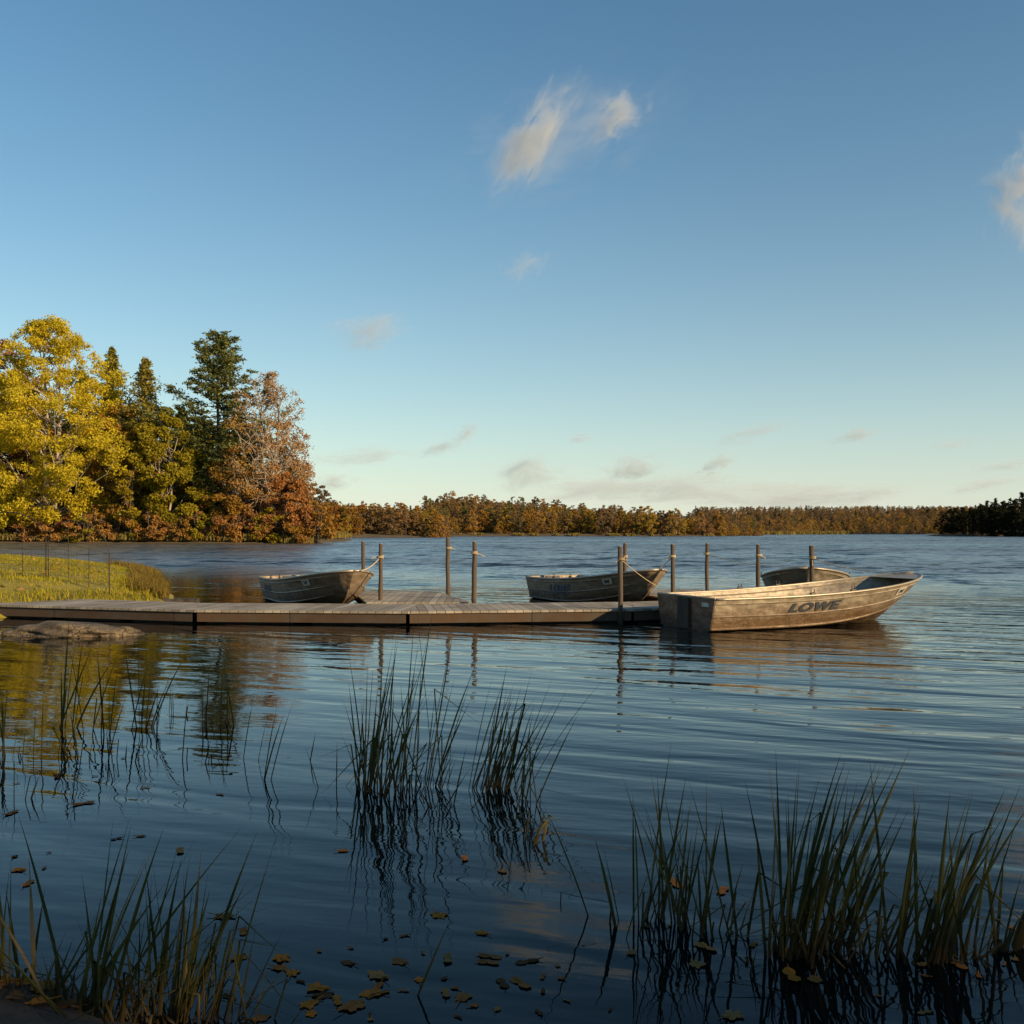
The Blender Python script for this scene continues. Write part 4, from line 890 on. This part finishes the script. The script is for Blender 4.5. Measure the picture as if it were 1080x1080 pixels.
# middle
clump(384, 832, 24, 16, 6, (.35, .88), (.02, 0), .0085, 'left part of the middle reed clump with upright thin stalks', 1)
clump(408, 838, 32, 28, 8, (.30, .95), (.10, 0), .0085, 'dense centre of the middle reed clump leaning slightly right', 2)
clump(440, 828, 26, 36, 8, (.35, 1.08), (.08, 0), .0085, 'tallest reeds at the right of the middle reed clump', 3)
clump(516, 832, 46, 30, 8, (.30, .72), (.24, 0), .0095, 'compact reed clump leaning right beside the middle clump', 4)
clump(552, 848, 9, 20, 6, (.30, .55), (.08, 0), .008, 'thin sparse reeds just right of the leaning clump', 5)
clump(560, 890, 6, 16, 5, (.20, .50), (.25, 0), .012, 'few broken tan reeds below the leaning clump', 6, .5)
clump(340, 831, 1, 1, 1, (.24, .25), (-.12, 0), .006, 'short thin stalk leaning left in open water left of the middle clump', 7, 0)
clump(355, 830, 1, 1, 1, (.27, .28), (.06, 0), .006, 'short thin upright stalk just left of the middle clump', 71, 0)
clump(468, 850, 9, 26, 8, (.10, .34), (.05, 0), .007, 'short scattered stalks between the middle clump and its leaning neighbour', 8, .4, .3)
# right
clump(700, 972, 24, 46, 10, (.25, .62), (.08, 0), .0085, 'sparse reed clump at the left of the right hand reeds', 11)
clump(688, 968, 5, 16, 5, (.45, .68), (.05, 0), .009, 'tall straight reeds at the left end of the right hand reeds', 12, 0)
clump(762, 985, 15, 46, 10, (.18, .60), (.02, 0), .009, 'short thin reeds between the two dense right clumps and the sparse one', 13, .3, .2)
clump(832, 1008, 48, 36, 12, (.35, .76), (.13, 0), .012, 'dense dark reed clump with wide blades in the lower right', 14, .12)
clump(868, 1000, 20, 28, 12, (.35, .78), (.26, 0), .012, 'right leaning reeds at the edge of the dense lower right clump', 15, .10)
clump(915, 1005, 16, 44, 14, (.15, .55), (.05, 0), .010, 'low tangled reeds between the two dense lower right clumps', 16, .4, .25)
clump(968, 1012, 38, 34, 12, (.30, .70), (.20, 0), .013, 'dense reed clump with blades fanning right near the right edge', 17, .14, .16)
clump(1000, 1000, 12, 50, 14, (.2, .5), (.15, 0), .011, 'bent loose reeds right of the fanning clump', 18, .5, .25)
clump(1062, 1000, 14, 30, 10, (.2, .42), (.3, 0), .020, 'broad leaved reeds cut by the right edge of the photo', 19, .25, .2)
# left middle distance
clump(64, 770, 4, 10, 3, (.4, .86), (.06, 0), .013, 'tall stalk pair standing farthest left in the yellow reflection', 21, 0, .05)
clump(80, 768, 5, 26, 4, (.3, .8), (.24, 0), .012, 'slanted stalks with a tangle in the yellow reflection', 22, .3, .12)
clump(110, 775, 7, 14, 3, (.35, .72), (.02, 0), .010, 'upright stalks in the middle of the left reflection', 23, .05)
clump(152, 768, 12, 22, 5, (.25, .72), (.08, 0), .010, 'densest stalk group in the left reflection', 24, .15)
clump(180, 752, 5, 14, 3, (.15, .30), (.1, 0), .010, 'short bent stalks right of the densest left group', 25, .5)
clump(232, 762, 10, 26, 4, (.25, .62), (.06, 0), .010, 'stalk group rising from the dark pine reflection', 26, .12)
clump(274, 822, 3, 12, 2, (.3, .50), (.18, 0), .008, 'thin slanted pair right of the pine reflection', 27, 0, .06)
clump(8, 800, 10, 18, 6, (.2, .50), (.03, 0), .010, 'stalk group cut by the left edge of the photo', 28, .2)
clump(34, 842, 5, 40, 6, (.2, .42), (.05, 0), .008, 'thin scattered stalks near the left edge below the yellow reflection', 29, .2)
clump(130, 800, 8, 60, 10, (.15, .5), (.06, 0), .008, 'thin stalks strewn below the densest group in the left reflection', 51, .3, .15)
clump(210, 800, 6, 60, 10, (.12, .45), (.05, 0), .007, 'few thin stalks between the left reflection and the pine reflection', 52, .2, .15)
clump(50, 800, 8, 50, 8, (.15, .5), (.05, 0), .008, 'short stalks scattered in the lower yellow reflection', 53, .3, .2)
clump(318, 800, 3, 50, 8, (.15, .4), (.05, 0), .006, 'few hair thin stalks in open water left of the middle reeds', 54, .2, .15)
clump(60, 1072, 52, 120, 10, (.14, .60), (.10, 0), .0055, 'fine grassy blades filling the bottom left corner reeds', 55, .35, .3)
clump(195, 1076, 44, 80, 10, (.14, .58), (.14, 0), .006, 'fine thin blades among the broad bottom left stand', 56, .3, .2)
clump(845, 1012, 30, 60, 14, (.08, .36), (.12, 0), .009, 'short crowded blades at the foot of the dense lower right clump', 57, .3, .22)
clump(985, 1014, 26, 60, 14, (.08, .34), (.12, 0), .009, 'short crowded blades at the foot of the fanning clump', 58, .35, .25)
clump(735, 985, 12, 80, 14, (.08, .38), (.05, 0), .007, 'short fine blades at the foot of the sparse right reeds', 59, .3, .2)
# single stalks
clump(630, 966, 1, 1, 1, (.46, .47), (-.28, 0), .008, 'single long stalk leaning left between middle and right reeds', 31, 0, .01)
clump(655, 978, 1, 1, 1, (.33, .34), (-.17, 0), .010, 'single shorter stalk leaning left beside the right reeds', 32, 0, .01)
clump(590, 952, 1, 1, 1, (.08, .14), (.1, 0), .006, 'small broken twig sticking out of open water', 33, .9, .3)
clump(425, 1050, 1, 1, 1, (.30, .31), (.40, 0), .008, 'lone stalk slanting right in the dark bottom water', 34, 0, .01)
# bottom left, on the mud bank
clump(14, 1062, 26, 40, 8, (.18, .52), (.12, 0), .010, 'dense grassy reeds in the bottom left corner', 41, .25, .22)
clump(88, 1075, 30, 56, 8, (.2, .62), (.14, 0), .011, 'tall mixed reeds with bent tips right of the corner', 42, .3, .22)
clump(96, 1080, 5, 30, 4, (.55, .74), (.14, 0), .009, 'tallest thin stems in the bottom left reeds', 43, .3, .07)
clump(140, 1085, 22, 60, 8, (.15, .45), (-.02, 0), .010, 'tangled low blades between the two bottom left stands', 44, .5, .35)
clump(178, 1078, 26, 34, 6, (.28, .58), (.12, 0), .013, 'broad bladed reed stand in the bottom left water', 45, .1, .12)
clump(215, 1080, 8, 34, 6, (.40, .60), (.20, 0), .008, 'thin reeds with drooping tips right of the broad stand', 46, .7, .08)
clump(255, 1085, 8, 60, 8, (.1, .3), (.15, 0), .008, 'few short blades at the right of the bottom left reeds', 47, .3, .25)

# ------------------------------------------------------------------ floating leaves
leafcols = {'brown': (.24, .095, .026), 'tan': (.23, .125, .040), 'orange': (.36, .125, .018), 'dark': (.09, .045, .018)}
for k, c in leafcols.items(): M['leaf_' + k] = plain('fallen_leaf_' + k, c, .95, 0, 30); M['leaf_' + k].node_tree.nodes['Principled BSDF'].inputs['Specular IOR Level'].default_value = .08
def leaf(px, py, s, col, seed, label, group, z=.006, lobed=True):
    rg = R(seed); c = wat(px, py); n = 28; th = np.linspace(0, 2 * np.pi, n, endpoint=False)
    lw = np.interp(th, np.linspace(0, 6.29, 6), np.r_[rg.uniform(.45, 1.05, 5), .8]); r = (.50 + .38 * lw * np.abs(np.cos(th * 2.5 + .35 * np.sin(th + rg.rand() * 6))) ** 1.3 + .05 * rg.randn(n)) if lobed else (.25 + .75 * np.abs(np.cos(th)) ** 1.6) * (1 + .05 * rg.randn(n))
    ph = rg.rand() * 6; cu = rg.uniform(.0, .10); ring = []
    for f_ in (.5, 1.0):
        x, y = r * f_ * np.cos(th), r * f_ * np.sin(th) * (.8 if lobed else .8); ring.append(np.stack([x, y, cu * (np.cos(th * 2 + ph) * .6 + .4) * f_ ** 2 * r + .02 * rg.randn(n) * f_], -1))
    v = np.concatenate([[[0, 0, 0]], ring[0], ring[1]]) * s; v[:, 2] += 0
    f = [[0, 1 + i, 1 + (i + 1) % n] for i in range(n)] + [[1 + i, 1 + n + i, 1 + n + (i + 1) % n, 1 + (i + 1) % n] for i in range(n)]
    v2 = v - [0, 0, .0012]; mb = MB(); mb.add(v, f, 0, True); mb.add(v2, [q[::-1] for q in f], 0, True)
    tube(mb, [(0, 0, 0), (-s * .9, s * .1, s * .08), (-s * 1.3, s * .2, s * .15)], .0016, 4)
    mb.build('floating_leaf', M['leaf_' + col], loc=(c[0], c[1], z), rz=rg.rand() * 6.28, label=label, cat='leaf', group=group)
gl_ = 'fallen leaves floating on the water'
for k, (px, py, s, col, lab, lb) in enumerate([
    (372, 1062, .060, 'brown', 'largest brown leaf floating at the bottom beside the dark water', True), (334, 1043, .050, 'orange', 'orange brown leaf floating left of the largest leaf', True),
    (296, 1011, .050, 'orange', 'orange leaf floating alone right of the bottom left reeds', True), (236, 967, .055, 'brown', 'brown leaf lying among the tips of the broad reed stand', True),
    (398, 1030, .050, 'tan', 'pale tan leaf just under the surface above the largest leaf', True), (515, 1016, .040, 'brown', 'folded brown leaf in the dark bottom centre water', False),
    (472, 1012, .040, 'tan', 'narrow tan leaf left of the folded brown leaf', False), (470, 1048, .034, 'tan', 'small pale leaf at the bottom centre', False),
    (490, 906, .040, 'brown', 'small brown leaf below the middle reeds', False), (362, 898, .034, 'orange', 'orange leaf by the left foot of the middle reeds', True),
    (530, 920, .034, 'tan', 'small curled tan leaf among the middle reflections', True), (190, 898, .045, 'tan', 'curled tan leaf alone in the water above the bottom left reeds', False),
    (20, 918, .045, 'orange', 'orange leaf near the left edge above the bottom reeds', True), (30, 932, .040, 'brown', 'brown leaf just below the orange leaf near the left edge', False),
    (712, 932, .060, 'brown', 'brown leaf caught in the sparse right reeds', False), (762, 940, .050, 'brown', 'long brown leaf right of the one in the sparse reeds', False),
    (745, 1000, .045, 'tan', 'pale leaf below the sparse right reeds', False), (735, 1018, .045, 'tan', 'second pale leaf below the sparse right reeds nearer the viewer', True),
    (835, 1030, .055, 'orange', 'orange brown leaf at the foot of the dense lower right clump', False), (860, 1034, .040, 'brown', 'brown leaf at the foot of the dense lower right clump', True),
    (666, 1006, .030, 'tan', 'small tan leaf left of the right hand reeds', True), (772, 1072, .05, 'tan', 'pale leaf cut off by the bottom edge under the right reeds', True),
    (1010, 1018, .045, 'brown', 'brown leaf right of the fanning clump', False), (88, 848, .060, 'brown', 'dark brown leaf floating below the left reflection', False), (12, 858, .05, 'brown', 'brown leaf at the left edge below the left reflection', False),
    (60, 820, .045, 'dark', 'small dark leaf in the lower yellow reflection', False), (388, 835, .04, 'brown', 'brown scrap caught in the middle clump', False)]):
    leaf(px, py, s, col, 200 + k, lab, gl_, .005, lb)
for k, (px, py) in enumerate([(398, 1022), (492, 1030), (430, 1000), (560, 1052), (470, 985), (640, 1060), (350, 1020), (690, 1050), (730, 1060)]):
    leaf(px, py, .065, 'tan', 600 + k, 'pale leaf sunk just below the surface of the bottom water', 'sunken leaves in the bottom water', -.025, True)
rg = R(310)
for k in range(22):
    px, py = rg.uniform(230, 620), rg.uniform(960, 1076); leaf(px, py, rg.uniform(.028, .05), rg.choice(['brown', 'orange', 'brown', 'dark']), 640 + k, 'small brown leaf floating flat among the drift of leaves at the bottom', 'leaf drift along the bottom', .003, bool(k % 3))
rg = R(300)
for k in range(26):
    px, py = rg.uniform(270, 660), rg.uniform(985, 1078); leaf(px, py, rg.uniform(.010, .026), rg.choice(['brown', 'tan', 'dark']), 400 + k, 'tiny leaf scrap floating on the dark water along the bottom', 'tiny leaf scraps along the bottom', .004, bool(k % 2))
for k in range(16):
    px, py = rg.uniform(0, 260), rg.uniform(780, 960); leaf(px, py, rg.uniform(.012, .03), rg.choice(['brown', 'dark']), 440 + k, 'tiny leaf scrap floating on the water at the left', 'tiny leaf scraps at the left', .004, bool(k % 2))
for k in range(18):
    px, py = rg.uniform(680, 1075), rg.uniform(960, 1070); leaf(px, py, rg.uniform(.012, .03), rg.choice(['brown', 'tan', 'dark']), 470 + k, 'tiny leaf scrap floating among the right hand reeds', 'tiny leaf scraps in the right reeds', .004, bool(k % 2))
for k in range(14):
    px, py = rg.uniform(-8, 95), rg.uniform(1050, 1085); x_, y_ = wat(px, py)[:2]; z_ = float(near.z(x_, y_)[0]); leaf(px, py, rg.uniform(.03, .055), rg.choice(['brown', 'orange', 'dark']), 500 + k, 'fallen leaf on the dark mud in the bottom left corner', 'fallen leaves on the corner mud', max(z_, 0) + .012, True)
